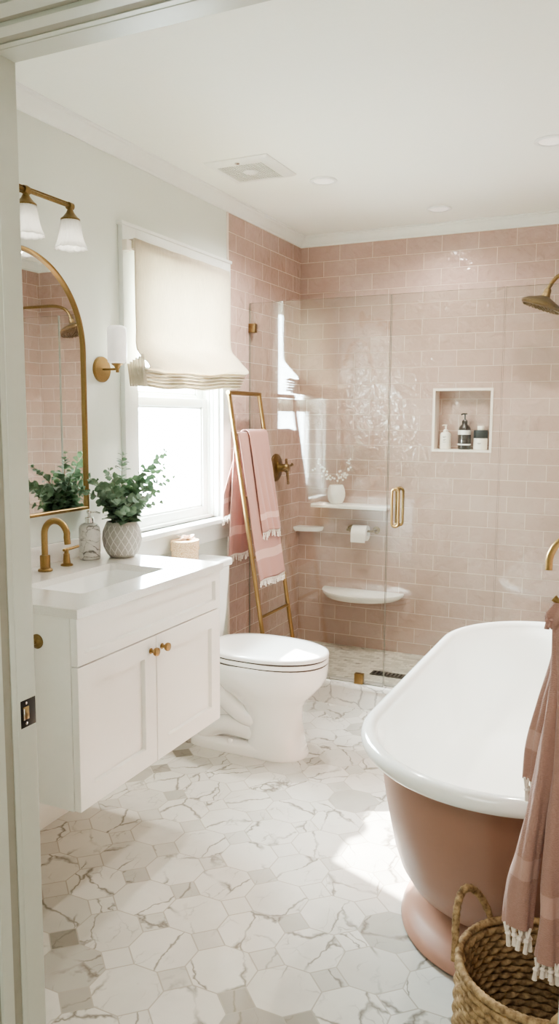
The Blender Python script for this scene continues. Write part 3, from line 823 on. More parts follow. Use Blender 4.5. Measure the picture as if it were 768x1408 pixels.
    rings(bm, rs); link('tank_lid', bm, 'porcelain', t, smooth=50)
    bm = bmesh.new(); lathe(bm, [(.012, 0), (.012, .006), (.006, .008)], (.167, -.14, .73), 20, 'x'); tube(bm, [(.174, -.14, .73), (.178, -.12, .728), (.178, -.08, .722)], .005, 10); link('flush_lever', bm, 'chrome', t)
make_toilet()

def make_tissue():
    t = thing('tissue_box', 'round woven cream tissue holder with peach tissue on the toilet tank', 'tissue box', (.085, 2.822, .8003))
    bm = bmesh.new(); n = 56; rs = []
    for r, z in ((.050, 0), (.053, .004), (.053, .060), (.055, .068), (.056, .098), (.055, .106), (.048, .108), (.022, .108), (.018, .104)):
        rs.append([((r)*math.cos(2*PI*i/n), (r*1.25)*math.sin(2*PI*i/n), z) for i in range(n)])
    rings(bm, rs, cap1=False); rings(bm, [[(r*math.cos(2*PI*i/n), r*1.25*math.sin(2*PI*i/n), z) for i in range(n)] for r, z in ((.0565, .066), (.0575, .070), (.0565, .074))], cap0=False, cap1=False)
    link('holder', bm, 'raffia', t)
    bm = bmesh.new()
    for k, (dx, dy, an) in enumerate(((0, .014, .3), (.004, -.012, 2.2), (-.006, .002, 4.0), (.008, .028, 5.1))):
        def fn(u, v, k=k, dx=dx, dy=dy, an=an):
            r = .002 + .022*u; a = v*2*PI
            fl = 1 + .40*math.sin(3*a+k*1.7)*u
            return (dx + r*fl*math.cos(a+an)*.9, dy + r*fl*math.sin(a+an)*1.2, .104 + .026*u*(1+.3*math.sin(2*a+k)) - .012*u*u)
        grid(bm, fn, 6, 24)
    solid(link('tissue', bm, 'tissue', t, smooth=60), .0008)
make_tissue()

# ------------------------------------------------------------------ ladder and its towels
LZ = 1.548
def lx(z, y): return .325 - .158*z + (y-3.35)*.0
def make_ladder():
    yl, yr = 3.215, 3.525
    t = thing('towel_ladder', 'brass leaning towel ladder between the toilet and the shower glass', 'ladder', (.325, 3.37, 0))
    def L(p): return (p[0]-.325, p[1]-3.37, p[2])
    for y in (yl, yr):
        bm = bmesh.new(); tube(bm, [L((lx(z, y), y, z)) for z in (0.004, .5, 1., LZ-.009)], .0105, 16)
        link('rail', bm, 'brass', t)
    for z, nm in ((LZ-.009, 'rung'), (1.345, 'rung'), (1.055, 'rung'), (.775, 'rung'), (.495, 'rung'), (.215, 'rung')):
        bm = bmesh.new(); r = .0100 if z > 1.5 else .0078
        a, b = (yl-.0095, yr+.0095) if z > 1.5 else (yl, yr)
        tube(bm, [L((lx(z, 0), a, z)), L((lx(z, 0), b, z))], r, 14); link(nm, bm, 'brass', t)
make_ladder()

def fringe(bm, p0, p1, n, L, R, nrm=(1, 0, 0), thick=.0022):
    """knotted tassels hanging between p0 and p1"""
    p0, p1, nr = Vector(p0), Vector(p1), Vector(nrm)
    for i in range(n):
        f = (i+.5)/n; p = p0.lerp(p1, f); e = (p1-p0).normalized()
        l = L*R.uniform(.75, 1.1); dx = e*R.uniform(-.003, .003) + nr*R.uniform(-.003, .003)
        w = (p1-p0).length/n*.33
        for s in (-1, 1):
            tube(bm, [p+e*(s*w), p+e*(s*w*.2)+Vector((0, 0, -l*.4)), p+dx+Vector((0, 0, -l*.5))], thick*.8, 6)
        tube(bm, [p+dx*.8+Vector((0, 0, -l*.42)), p+dx+Vector((0, 0, -l*.52)), p+dx*1.1+Vector((0, 0, -l*.6)), p+dx*1.8+Vector((0, 0, -l))], [thick*1.1, thick*2.0, thick*1.3, thick*1.7], 7)

def drape(name, label, zf, zb, y0f, y1f, y0b, y1b, lift, mats, band, seed, yb_shift=0.):
    """towel folded over the upper rung; front lies on the ladder, back hangs toward the wall"""
    R = random.Random(seed); zr = 1.345; xr = lx(zr, 0); r = .0095+lift
    t = thing(name, label, 'towel', (xr, 3.37, zr+r))
    P = []
    nf = 26
    for i in range(nf+1):
        z = zf + (zr-zf)*i/nf; P.append((lx(z, 0)+.0105+lift, z))
    for a in range(15, 166, 15): P.append((xr + r*math.cos(math.radians(a)), zr + r*math.sin(math.radians(a))))
    for i in range(nf+1):
        z = zr - (zr-zb)*i/nf; k = i/nf
        P.append((xr - .0095 - lift - .035*k**.5*0 - .022*k, z))
    n = len(P); top = nf+6
    def fn(u, v):
        g = u*(n-1); i = min(int(g), n-2); f = g-i
        x = P[i][0]*(1-f)+P[i+1][0]*f; z = P[i][1]*(1-f)+P[i+1][1]*f
        front = g < top; k = abs(zr-z)/max(.01, (zr-(zf if front else zb)))
        k = min(1, k)
        a0, a1 = (y0f, y1f) if front else (y0b, y1b)
        tk = 1-min(1, k*1.4); m0, m1 = (y0f+y0b)/2, (y1f+y1b)/2
        if not front: m0, m1 = y0f, y1f
        else: m0, m1 = y0f, y1f
        b0 = a0*(1-tk)+m0*tk; b1 = a1*(1-tk)+m1*tk
        y = b0 + (b1-b0)*v + .003*math.sin(9*z+seed)
        wav = (.0045*math.sin(v*PI*3+seed+2*z)+.0025*math.sin(v*11+z*9))*k
        return (x + abs(wav)*(1 if front else -1)*1.2 - xr, y - 3.37, z - .004*k*math.sin(v*7+seed) - (zr+r))
    def mif(u, v):
        g = u*(n-1)
        if g < top:
            z = zf + (zr-zf)*g/nf
            return 1 if zf+band[0] < z < zf+band[1] else 0
        k = n-1-g; z = zb + (zr-zb)*k/nf
        return 1 if zb+band[0] < z < zb+band[1] else 0
    bm = bmesh.new(); grid(bm, fn, n*3, 40, mif=mif); o = link('cloth', bm, mats, t, smooth=60); solid(o, .0045)
    def F(u, v): return Vector(fn(u, v))
    for u in (0, 1):
        bm = bmesh.new()
        wid = (F(u, 1)-F(u, 0)).length; m = max(5, int(wid/.0135))
        for i in range(m):
            a, b = F(u, (i+.1)/m), F(u, (i+.9)/m); fringe(bm, a, b, 1, .036, R)
        link('fringe', bm, 'fringe', t)['label'] = 'cream knotted fringe'
drape('bath_towel', 'longer pink fringed bath towel draped on the brass ladder, underneath the shorter one', .665, .775, 3.232, 3.512, 3.225, 3.42, 0.001, ['towel', 'towel_pale'], (.095, .135), 3)
drape('bath_towel', 'shorter pink fringed towel folded over the long one on the brass ladder', .885, .965, 3.315, 3.508, 3.185, 3.335, .0125, ['towel', 'towel_pale'], (.06, .085), 8)

# ------------------------------------------------------------------ shower glass
def glass_panel(bm, x0, x1, z0, z1):
    vs = box(bm, (x0, YG-.005, z0), (x1, YG+.005, z1))
    for f in bm.faces:
        n = f.normal; f.normal_update()
        if abs(f.normal.y) < .5: f.material_index = 1
ZG0, ZG1 = .126, 1.990
bm = bmesh.new(); glass_panel(bm, .004, .734, ZG0, ZG1)
g = thing('shower_screen', 'clear fixed glass shower panel against the window wall, behind the ladder', 'shower screen', (.37, YG, ZG0))
OG = Matrix.Translation((-.37, -YG, -ZG0))
o = link('glass_panel', bm, ['glass', 'glass_edge'], g, smooth=0); o.matrix_parent_inverse = OG
bm = bmesh.new()
box(bm, (.003, YG-.014, 1.845), (.040, YG+.014, 1.890), .002); o = link('wall_clamp', bm, 'brass_old', g); o.matrix_parent_inverse = OG
bm = bmesh.new(); box(bm, (.590, YG-.014, .1245), (.634, YG+.014, .176), .002); o = link('floor_clamp', bm, 'brass', g); o.matrix_parent_inverse = OG
d = thing('shower_door', 'clear glass shower door with a tall oval brass pull handle', 'shower door', (1.0, YG, .13))
OD = Matrix.Translation((-1.0, -YG, -.13))
bm = bmesh.new(); glass_panel(bm, .739, 1.244, .134, ZG1); o = link('glass_panel', bm, ['glass', 'glass_edge'], d, smooth=0); o.matrix_parent_inverse = OD
bm = bmesh.new()
for sy in (-1, 1):
    X, Z0, Z1 = .786, .920, 1.098; yy = YG + sy*.036; R = .016
    pth = [Vector((X-R, yy, Z0+R)), Vector((X-R, yy, Z1-R))] + arc((X, yy, Z1-R), R, 180, 0, 10)[1:] + [Vector((X+R, yy, Z0+R))] + arc((X, yy, Z0+R), R, 0, -180, 10)[1:-1]
    nrm = []; rs = []; N = len(pth)
    for i in range(N):
        tt = (pth[(i+1) % N]-pth[i-1]).normalized(); a = Vector((0, 1, 0)); b = tt.cross(a)
        rs.append([pth[i] + a*(.0065*math.cos(2*PI*k/14)) + b*(.0065*math.sin(2*PI*k/14)) for k in range(14)])
    rings(bm, rs, loop=True)
    for z in (Z0+.004, Z1-.004): tube(bm, [(X, YG+sy*.0052, z), (X, yy, z)], .0075, 16); lathe(bm, [(.012, 0), (.012, .003*sy), (.008, .004*sy)], (X, YG+sy*.0052, z), 20, 'y')
o = link('pull_handle', bm, 'brass', d); o.matrix_parent_inverse = OD
for z in (.34, 1.78):
    bm = bmesh.new(); box(bm, (1.225, YG-.012, z-.04), (1.268, YG+.012, z+.04), .002)
    if z > 9: link('hinge', bm, 'brass', d)
    else: bm.free()
bm = bmesh.new(); glass_panel(bm, 1.249, XS-.002, ZG0, ZG1)
g2 = thing('shower_screen', 'clear fixed glass shower panel at the far right, behind the bathtub', 'shower screen', (1.5, YG, ZG0))
o = link('glass_panel', bm, ['glass', 'glass_edge'], g2, smooth=0); o.matrix_parent_inverse = Matrix.Translation((-1.5, -YG, -ZG0))

# ------------------------------------------------------------------ inside the shower
def pump_bottle(name, label, x, parts, y=YB+.045):
    t = thing(name, label, 'bottle', (x, y, NZ0+.0005)); 
    for nm, prof, mat in parts:
        bm = bmesh.new(); lathe(bm, prof, n=36); link(nm, bm, mat, t)
    return t
t = pump_bottle('lotion_bottle', 'small cream pump bottle, leftmost in the shower niche', .843, [
    ('bottle', [(.027, 0), (.029, .003), (.029, .076), (.026, .086), (.014, .091), (.011, .094)], 'cream_plastic'),
    ('pump', [(.013, .0935), (.013, .099), (.009, .104), (.004, .106), (.004, .124), (.0075, .125), (.0075, .130), (.003, .131)], 'cream_plastic')])
bm = bmesh.new(); tube(bm, [(0, 0, .128), (-.012, -.004, .128), (-.018, -.006, .124)], .003, 8); link('nozzle', bm, 'cream_plastic', t)
bm = bmesh.new()
for z, w, cx in ((.066, .020, 0), (.0615, .014, -.002), (.050, .016, .001), (.045, .010, -.002), (.036, .018, 0)):
    grid(bm, lambda u, v, z=z, w=w, cx=cx: (.0293*math.sin((cx+w*(u-.5))/.029), -.0293*math.cos((cx+w*(u-.5))/.029), z+.0022*v), 6, 1)
link('print', bm, 'ink', t, smooth=0)
t = pump_bottle('pump_bottle', 'tall black pump bottle with white label bands in the shower niche', .944, [
    ('bottle', [(.031, 0), (.034, .003), (.034, .100), (.031, .114), (.022, .128), (.015, .133), (.013, .138)], 'amber'),
    ('pump', [(.015, .1375), (.015, .150), (.010, .158), (.0045, .160), (.0045, .184), (.009, .185), (.009, .191), (.003, .192)], 'amber'),
    ('label_band', [(.0344, .078), (.0346, .0785), (.0346, .1015), (.0344, .102)], 'label_w'),
    ('label_band', [(.0344, .022), (.0346, .0225), (.0346, .0295), (.0344, .030)], 'label_w')])
bm = bmesh.new(); tube(bm, [(.012, 0, .188), (-.010, -.003, .188), (-.020, -.006, .184)], .0042, 8); link('nozzle', bm, 'amber', t)
bm = bmesh.new()
for z, w in ((.070, .030), (.064, .022), (.058, .026), (.046, .02), (.040, .026)):
    grid(bm, lambda u, v, z=z, w=w: (.0343*math.sin(w*(u-.5)/.034), -.0343*math.cos(w*(u-.5)/.034), z+.0015*v), 6, 1)
link('print', bm, 'ink', t, smooth=0)
t = pump_bottle('cosmetic_jar', 'squat white jar with black upper band, rightmost in the shower niche', 1.030, [
    ('jar', [(.033, 0), (.036, .003), (.036, .060), (.036, .0605)], 'cream_plastic'),
    ('band', [(.0365, .060), (.0372, .061), (.0372, .100), (.035, .103)], 'navy'),
    ('cap', [(.016, .1025), (.018, .105), (.018, .122), (.016, .125)], 'cream_plastic')])
bm = bmesh.new()
for z, w in ((.034, .020), (.029, .014)):
    grid(bm, lambda u, v, z=z, w=w: (.0363*math.sin(w*(u-.5)/.036), -.0363*math.cos(w*(u-.5)/.036), z+.0022*v), 6, 1)
link('print', bm, 'ink', t, smooth=0)

# glass reflections of ledge, vase and toilet paper built solid; shelf and seat
bm = bmesh.new(); box(bm, (.13, 4.075, .926), (.575, YB-.0005, .946), .004); tag(link('reflected_ledge', bm, 'stone_white'), 'narrow white stone ledge reflected in the shower glass, built solid under the white vase', 'shelf')
def make_vase():
    t = thing('vase', 'small white embossed vase of white blossom twigs reflected in the shower glass, built solid', 'vase', (.262, 4.135, .9463))
    bm = bmesh.new(); n = 64; rs = []
    for k, (r, z) in enumerate([(.028, 0), (.036, .004), (.045, .022), (.050, .045), (.050, .065), (.046, .088), (.040, .102), (.037, .106), (.035, .104), (.036, .09)]):
        rs.append([((r+.0012*math.sin(9*2*PI*i/n+k*1.5)*(1 if 1 < k < 6 else 0))*math.cos(2*PI*i/n), (r+.0012*math.sin(9*2*PI*i/n+k*1.5)*(1 if 1 < k < 6 else 0))*math.sin(2*PI*i/n), z) for i in range(n)])
    rings(bm, rs); link('pot', bm, 'stone_white', t)
    bs, bf = bmesh.new(), bmesh.new(); R = random.Random(4)
    for tx, tz in ((-.10, .24), (-.06, .20), (.02, .22), (.07, .25), (.09, .21), (-.03, .16), (.05, .17), (-.12, .19)):
        p = smoothpath([(0, 0, .06), (tx*.35, R.uniform(-.02, .01), .13), (tx, R.uniform(-.05, .03), tz)], 6)
        tube(bs, p, [.0014]*len(p), 5)
        for q in p[7:]:
            for _ in range(2):
                c = q + Vector((R.uniform(-.010, .010), R.uniform(-.01, .01), R.uniform(-.008, .010)))
                if R.random() < .6:
                    for a in range(5):
                        d = Vector((math.cos(a*1.257), R.uniform(-.5, .2), math.sin(a*1.257))); leaf(bf, c, d, Vector((0, -1, .1)), .0075, .006)
    link('twigs', bs, 'twig', t); o = link('blossom', bf, 'petal', t, smooth=0)
make_vase()
def make_tp():
    t = thing('toilet_paper_holder', 'brass wall holder with a white toilet roll reflected in the shower glass, built solid', 'toilet paper holder', (.405, YB, .80))
    for x in (-.075, .075):
        bm = bmesh.new(); lathe(bm, [(.022, 0), (.022, -.006), (.017, -.010), (.008, -.014), (.007, -.062)], (x, -.0005, 0), 28, 'y'); link('post', bm, 'brass_old', t)
    bm = bmesh.new(); tube(bm, [(-.082, -.062, 0), (.082, -.062, 0)], .0065, 12); link('bar', bm, 'brass_old', t)
    r = thing('toilet_roll', 'white toilet paper roll on the brass holder, a glass reflection built solid', 'toilet paper', (.405, YB-.062, .788)); r.scale = (.86, .9, .9)
    bm = bmesh.new(); lathe(bm, [(.0195, -.05), (.047, -.05), (.048, -.048), (.048, .048), (.047, .05), (.0195, .05)], n=48, axis='x', cap0=False, cap1=False)
    lathe(bm, [(.0195, -.05), (.0195, .05)], n=32, axis='x', cap0=False, cap1=False)
    grid(bm, lambda u, v: (-.049+.098*u, -.0485-.001*math.sin(v*3), .0-.055*v), 4, 6)
    link('paper', bm, 'paper', r)
make_tp()
def shelf(name, label, pts, z, th, mat='stone_white'):
    bm = bmesh.new()
    cx = sum(p[0] for p in pts)/len(pts); cy = sum(p[1] for p in pts)/len(pts)
    def ins(d): return [(p[0]+(cx-p[0])*d, p[1]+(cy-p[1])*d) for p in pts]
    rings(bm, [[(x, y, z-th) for x, y in ins(.10)], [(x, y, z-th*.5) for x, y in ins(.02)], [(x, y, z-.003) for x, y in pts], [(x, y, z) for x, y in ins(.01)]])
    return tag(link(name, bm, mat, smooth=60), label, 'shelf')
r = .155
shelf('corner_shelf', 'small white quarter-round shelf in the tiled shower corner', [(.003, YB-.001)] + [(.003+r*math.cos(math.radians(a)), YB-.001-r*.55*math.sin(math.radians(a))) for a in range(0, 91, 6)], .800, .024)
shelf('half_moon_seat', 'white half-moon stone seat low on the shower back wall', [(.408+.240*math.cos(math.radians(a)), YB-.001-.21*math.sin(math.radians(a))) for a in range(0, 181, 6)], .452, .034)  # floating half-moon seat fixed to the back wall
bm = bmesh.new(); box(bm, (.60, 3.765, .112), (.78, 3.835, .1155), .001)
for i in range(8): box(bm, (.612+i*.020, 3.775, .1156), (.622+i*.020, 3.825, .1160), 0, mi=1)
tag(link('shower_drain', bm, ['drain', 'hole']), 'dark rectangular metal drain in the mosaic shower floor', 'drain')

def make_valve():
    t = thing('shower_valve', 'aged brass shower valve with cross lever on the tiled wall behind the ladder', 'shower valve', (.003, 3.885, 1.155))
    bm = bmesh.new(); lathe(bm, [(.075, 0), (.075, .005), (.068, .010), (.040, .014), (.026, .022), (.022, .040), (.020, .060)], n=44, axis='x'); link('escutcheon', bm, 'brass_old', t)
    bm = bmesh.new(); lathe(bm, [(.024, .056), (.026, .066), (.020, .078), (.008, .082)], n=28, axis='x')
    for a in (0, 90, 180, 270):
        c, s = math.cos(math.radians(a+12)), math.sin(math.radians(a+12)); L = .085 if a == 270 else (.07 if a == 0 else .045)
        tube(bm, [(.068, 0, 0), (.068, c*L, s*L)], [.0085, .0065], 10); lathe(bm, [(.001, -.008), (.0085, -.004), (.0085, .004), (.001, .008)], (.068, c*L, s*L), 12, 'x')
    link('handle', bm, 'brass_old', t)
make_valve()
def make_showerhead():
    c = Vector((1.362, 3.85, 1.936))
    t = thing('rain_shower', 'round brass rain shower head on a curved arm, upper right of the shower', 'shower head', c)
    R = Matrix.Rotation(math.radians(20), 3, 'Y')
    bm = bmesh.new(); lathe(bm, [(.086, -.006), (.094, -.002), (.095, .006), (.091, .013), (.070, .026), (.040, .038), (.022, .046), (.018, .056), (.018, .062)], n=56, mat=R); link('head', bm, 'brass_old', t)
    bm = bmesh.new(); k = 0
    for rr_, m in ((.0, 1), (.018, 6), (.035, 12), (.052, 18), (.068, 24), (.081, 28)):
        for i in range(m):
            a = 2*PI*i/m + rr_*30; p = R @ Vector((rr_*math.cos(a), rr_*math.sin(a), -.006))
            lathe(bm, [(.0042, .001), (.0036, -.004), (.0018, -.0055)], p, 6, mat=R)
    link('nozzles', bm, 'brass_old', t)
    n0 = R @ Vector((0, 0, .055)); n1 = R @ Vector((0, 0, .095))
    bm = bmesh.new(); lathe(bm, [(.015, .058), (.017, .066), (.015, .078), (.011, .084)], n=24, mat=R); link('ball_joint', bm, 'brass_old', t)
    bm = bmesh.new(); tube(bm, smoothpath([n0, n1, (.07, 0, .132), (.15, 0, .155), (.30, 0, .158), (XS-c.x-.002, 0, .158)], 8), .0095, 14)
    lathe(bm, [(.030, 0), (.030, -.005), (.012, -.012)], (XS-c.x, 0, .158), 28, 'x'); link('arm', bm, 'brass_old', t)
make_showerhead()

# ------------------------------------------------------------------ bathtub
TX, TY = 1.552, 2.497
def stadium(hw, hl, end, z, n=96):
    """long oval with straight sides and elliptic ends"""
    out = []; q = n//4
    def p(a):
        c, s = math.cos(a), math.sin(a)
        return c, s
    st = hl-end
    for k in range(4):
        for i in range(q):
            a = PI/2*(k + i/q); c, s = math.cos(a), math.sin(a)
            y = end*s + (st if s >= 0 else -st)
            if abs(s) < 1e-9: y = st*(1 if k in (0,) else (-1 if k == 2 else 1))
            out.append((hw*c, y, z))
    # insert straight-side points for even quads
    res = []
    for i, pt in enumerate(out):
        res.append(pt); nx = out[(i+1) % len(out)]
        if pt[1]*nx[1] < 0 and abs(pt[1]-nx[1]) > st:
            for k in range(1, 9): res.append((pt[0]+(nx[0]-pt[0])*k/9, pt[1]+(nx[1]-pt[1])*k/9, z))
    return res
def make_tub():
    t = thing('bathtub', 'freestanding pink pedestal bathtub with white rolled rim and interior', 'bathtub', (TX, TY, 0))
    W, L, E = .350, .795, .385
    prof = [(.062, .585), (.060, .560), (.052, .50)]   # unused guard
    # shell outside: (inset from rim line, z)
    out = [(.008, .57), (.012, .54), (.017, .48), (.025, .41), (.035, .34), (.046, .27), (.059, .215), (.076, .172), (.096, .142), (.114, .124), (.122, .112)]
    bm = bmesh.new()
    rs = [stadium(W-i, L-i*1.9, E-i*1.0, z) for i, z in out]
    rings(bm, rs, cap0=False, cap1=False); link('shell', bm, 'tub_pink', t, smooth=60)
    bm = bmesh.new()
    ped = [(.120, .122), (.112, .112), (.100, .104), (.093, .094), (.090, .082), (.086, .066), (.076, .050), (.064, .036), (.058, .024), (.056, .012), (.060, .006)]
    rs = [stadium(W-i, L-.02-i*2.4, E-i*1.2, z) for i, z in ped]; rings(bm, rs); link('pedestal', bm, 'tub_pink', t, smooth=60)
    bm = bmesh.new(); rs = [stadium(W-i, L-.02-i*2.4, E-i*1.2, z) for i, z in ((.062, .0), (.062, .007))]; rings(bm, rs); link('base_gasket', bm, 'dark', t)
    bm = bmesh.new(); rs = []; rr_ = .0225
    for a in range(-100, 181, 14):
        q = math.radians(a); rs.append(stadium(W+.013+rr_*math.cos(q), L+.013+rr_*math.cos(q), E+.0+rr_*math.cos(q), .580+rr_*math.sin(q)))
    inner = [(.012, .570), (.018, .54), (.030, .46), (.045, .38), (.065, .30), (.10, .24), (.15, .212), (.20, .204)]
    rs += [stadium(W-i, L-i*1.75, E-i*.9, z) for i, z in inner]
    rings(bm, rs, cap0=False, cap1=True); link('basin', bm, 'enamel', t, smooth=70)
    bm = bmesh.new(); lathe(bm, [(.026, .2045), (.026, .207), (.018, .208), (.016, .206)], (0, .30, 0), 24); link('drain', bm, 'brass', t)
make_tub()
def make_filler():
    t = thing('tub_filler', 'wall-mounted brass tub filler with curved spout reaching over the bathtub', 'tub filler', (XR, 2.72, 1.05))
    X = 1.566-XR
    p = [(-.001, 0, 0), (-.05, 0, 0), Vector((X+.10, 0, 0))] + [Vector((X+.10-.10*math.sin(math.radians(a)), 0, -.10+.10*math.cos(math.radians(a)))) for a in range(12, 91, 12)] + [Vector((X, 0, -.125))]
    bm = bmesh.new(); tube(bm, p, .0125, 18); link('spout', bm, 'brass', t)
    bm = bmesh.new(); lathe(bm, [(.032, 0), (.032, -.006), (.016, -.012)], n=28, axis='x'); link('escutcheon', bm, 'brass', t)
    for y in (-.13, .13):
        bm = bmesh.new(); lathe(bm, [(.026, 0), (.026, -.006), (.014, -.010), (.013, -.045), (.004, -.047)], (0, y, 0), 24, 'x'); tube(bm, [(-.035, y, -.035), (-.035, y, .035)], .005, 10); link('handle', bm, 'brass', t)
make_filler()

# ------------------------------------------------------------------ basket
def make_basket():
    c = (1.702, 1.562, 0); H = .318; r0 = .135; r1 = .155
    t = thing('wicker_basket', 'round woven seagrass basket with loop handles on the floor by the tub', 'basket', c)
    rows = 19; n = 264; per = 8
    def rad(h): return r0 + (r1-r0)*min(1, h/.12) + .004*math.sin(PI*h/H)
    def surf(sgn, off):
        rs = []
        for j in range(rows*per+1):
            h = H*j/(rows*per)*.965; row = int(j/per) if j < rows*per else rows-1; ph = (j % per)/per if j < rows*per else 1
            ring = []
            for i in range(n):
                a = 2*PI*i/n; k = a*30/(2*PI) + .5*(row % 2) + .35*(ph-.5)
                weave = .5+.5*math.cos(2*PI*k)
                cord = math.sin(PI*ph)**.7 if 0 < ph < 1 else 0
                d = cord*(.0035+.0045*(weave if sgn > 0 else 1-weave))
                r = rad(h)+off+sgn*d
                ring.append((r*math.cos(a), r*math.sin(a), h+.002*math.sin(2*PI*k)*cord))
            rs.append(ring)
        return rs
    bm = bmesh.new(); A = surf(1, 0); B = surf(-1, -.006)
    rings(bm, A + B[::-1], cap0=False, cap1=False)
    lathe(bm, [(.02, .012), (rad(0)-.002, .012), (rad(0)+.001, .002), (.02, .0)], n=64)
    link('woven_body', bm, 'straw', t, smooth=75)
    def rope(bm, pts, r, twist=70, closed=False, n=14):
        fr = frames(pts); rs = []; s = 0
        for i, (p, tt, a, b) in enumerate(fr):
            if i: s += (fr[i][0]-fr[i-1][0]).length
            rs.append([p + (a*math.cos(2*PI*k/n)+b*math.sin(2*PI*k/n))*(r*(1+.16*math.cos(2*(2*PI*k/n)+s*twist*6))) for k in range(n)])
        rings(bm, rs)
    bm = bmesh.new(); N = 220
    rs = []
    for i in range(N):
        a = 2*PI*i/N; p = Vector((rad(H)*math.cos(a), rad(H)*math.sin(a), H)); e1 = Vector((math.cos(a), math.sin(a), 0)); e2 = Vector((0, 0, 1))
        w = 1+.12*math.cos(a*75)
        rs.append([p + (e1*math.cos(2*PI*k/10)+e2*math.sin(2*PI*k/10))*.0085*w for k in range(10)])
    rings(bm, rs, loop=True); link('rim', bm, 'straw', t, smooth=75)
    for mid, hgt, tilt in ((158, .088, .012), (-52, .070, .02)):
        bm = bmesh.new(); pts = []
        for i in range(41):
            f = i/40; a = math.radians(mid + (f-.5)*-52); h = H-.03 + (hgt+.03)*math.sin(PI*f)**.62
            rr_ = rad(H) + tilt*math.sin(PI*f) + .009
            x = rr_*math.cos(a); y = rr_*math.sin(a); pts.append((x, y, h))
        rope(bm, pts, .0078); link('handle', bm, 'straw', t, smooth=75)
make_basket()

# ------------------------------------------------------------------ hanging towel at right
def make_hanging_towel():
    hook = Vector((1.718, 1.500, 1.066))
    rk = thing('towel_hook', 'brass towel arm on the right wall that holds the dusty pink towel', 'towel hook', (XR, 1.5, 1.086))
    bm = bmesh.new(); lathe(bm, [(.028, 0), (.028, -.006), (.012, -.012)], n=28, axis='x'); link('rosette', bm, 'brass', rk)
    bm = bmesh.new(); tube(bm, [(-.001, 0, 0), (-.10, 0, 0), (hook.x-XR, 0, .0), (hook.x-XR-.012, 0, .01)], .007, 12); link('arm', bm, 'brass', rk)
    t = thing('hanging_towel', 'dusty pink terry towel with cream tassels hanging above the basket', 'towel', hook)
    R = random.Random(5); H = hook
    # each fold: list of (x, y, z, half width, half depth) from gathered top to hem
    folds = [
        ([(1.716, 1.500, 1.055, .010, .012), (1.722, 1.505, .98, .016, .014), (1.706, 1.510, .89, .020, .014), (1.692, 1.512, .81, .022, .013), (1.683, 1.512, .735, .017, .010)], (.80, .83)),
        ([(1.719, 1.495, 1.06, .011, .014), (1.727, 1.490, .95, .019, .016), (1.714, 1.484, .82, .021, .017), (1.699, 1.480, .70, .021, .018), (1.684, 1.478, .60, .0235, .020), (1.675, 1.478, .53, .027, .018), (1.671, 1.478, .452, .0265, .012)], (.56, .595)),
        ([(1.724, 1.490, 1.06, .011, .014), (1.742, 1.480, .95, .019, .018), (1.745, 1.475, .80, .022, .020), (1.738, 1.470, .66, .0235, .021), (1.732, 1.468, .56, .023, .020), (1.731, 1.466, .50, .020, .017), (1.729, 1.465, .405, .0235, .014)], (.505, .54)),
        ([(1.728, 1.502, 1.06, .011, .014), (1.775, 1.500, .95, .022, .016), (1.782, 1.500, .80, .027, .017), (1.784, 1.500, .62, .030, .017), (1.782, 1.500, .44, .030, .012)], (.50, .535)),
    ]
    bm = bmesh.new(); bf = bmesh.new(); n = 28
    for fi, (f, band) in enumerate(folds):
        P = smoothpath([p[:3] for p in f], 12); Wd = smoothpath([(p[3], p[4], 0) for p in f], 12)
        rs = []
        for p, w in zip(P, Wd):
            ring = []
            for k in range(n):
                a = 2*PI*k/n
                q = 1 + .16*math.sin(3*a + fi*2 + p.z*7) + .09*math.sin(5*a + fi + p.z*13) + .03*math.sin(9*a+p.z*40)
                ring.append(p - H + Vector((w.x*q*math.cos(a), w.y*q*math.sin(a), 0)))
            rs.append(ring)
        V = rings(bm, rs)
        for fce in bm.faces:
            pass
        # woven band
        for i, (A, B) in enumerate(zip(V[:-1], V[1:])):
            z = P[i].z
            if band[0] < z < band[1]:
                for v in A:
                    for fc in v.link_faces: fc.material_index = 1
        e = P[-1] - H; w = Wd[-1].x
        for sgn in (-1, 1): fringe(bf, e + Vector((-w, sgn*.006, .004)), e + Vector((w, sgn*.006, .004)), 4 if fi else 3, .048, R, (0, 1, 0), .0030)
        link('tassels', bf, 'fringe', t)['label'] = 'cream tassels'; bf = bmesh.new()
    # gathered knot at the hook
    rs = []
    for j in range(13):
        z = .022 - .052*j/12; r = .012+.010*math.sin(PI*j/12)
        rs.append([(r*(1+.22*math.sin(5*2*PI*k/32+j*.5))*math.cos(2*PI*k/32), r*(1+.22*math.sin(5*2*PI*k/32+j*.5))*math.sin(2*PI*k/32)-.002, z) for k in range(32)])
    rings(bm, rs)
    o = link('cloth', bm, ['towel_terry', 'towel_terry_pale'], t, smooth=80)
    bm = bmesh.new(); fringe(bm, (-.022, -.014, .006), (.012, -.016, .004), 4, .034, R, (0, 1, 0), .003); link('knot_tassels', bm, 'towel_terry', t)
make_hanging_towel()

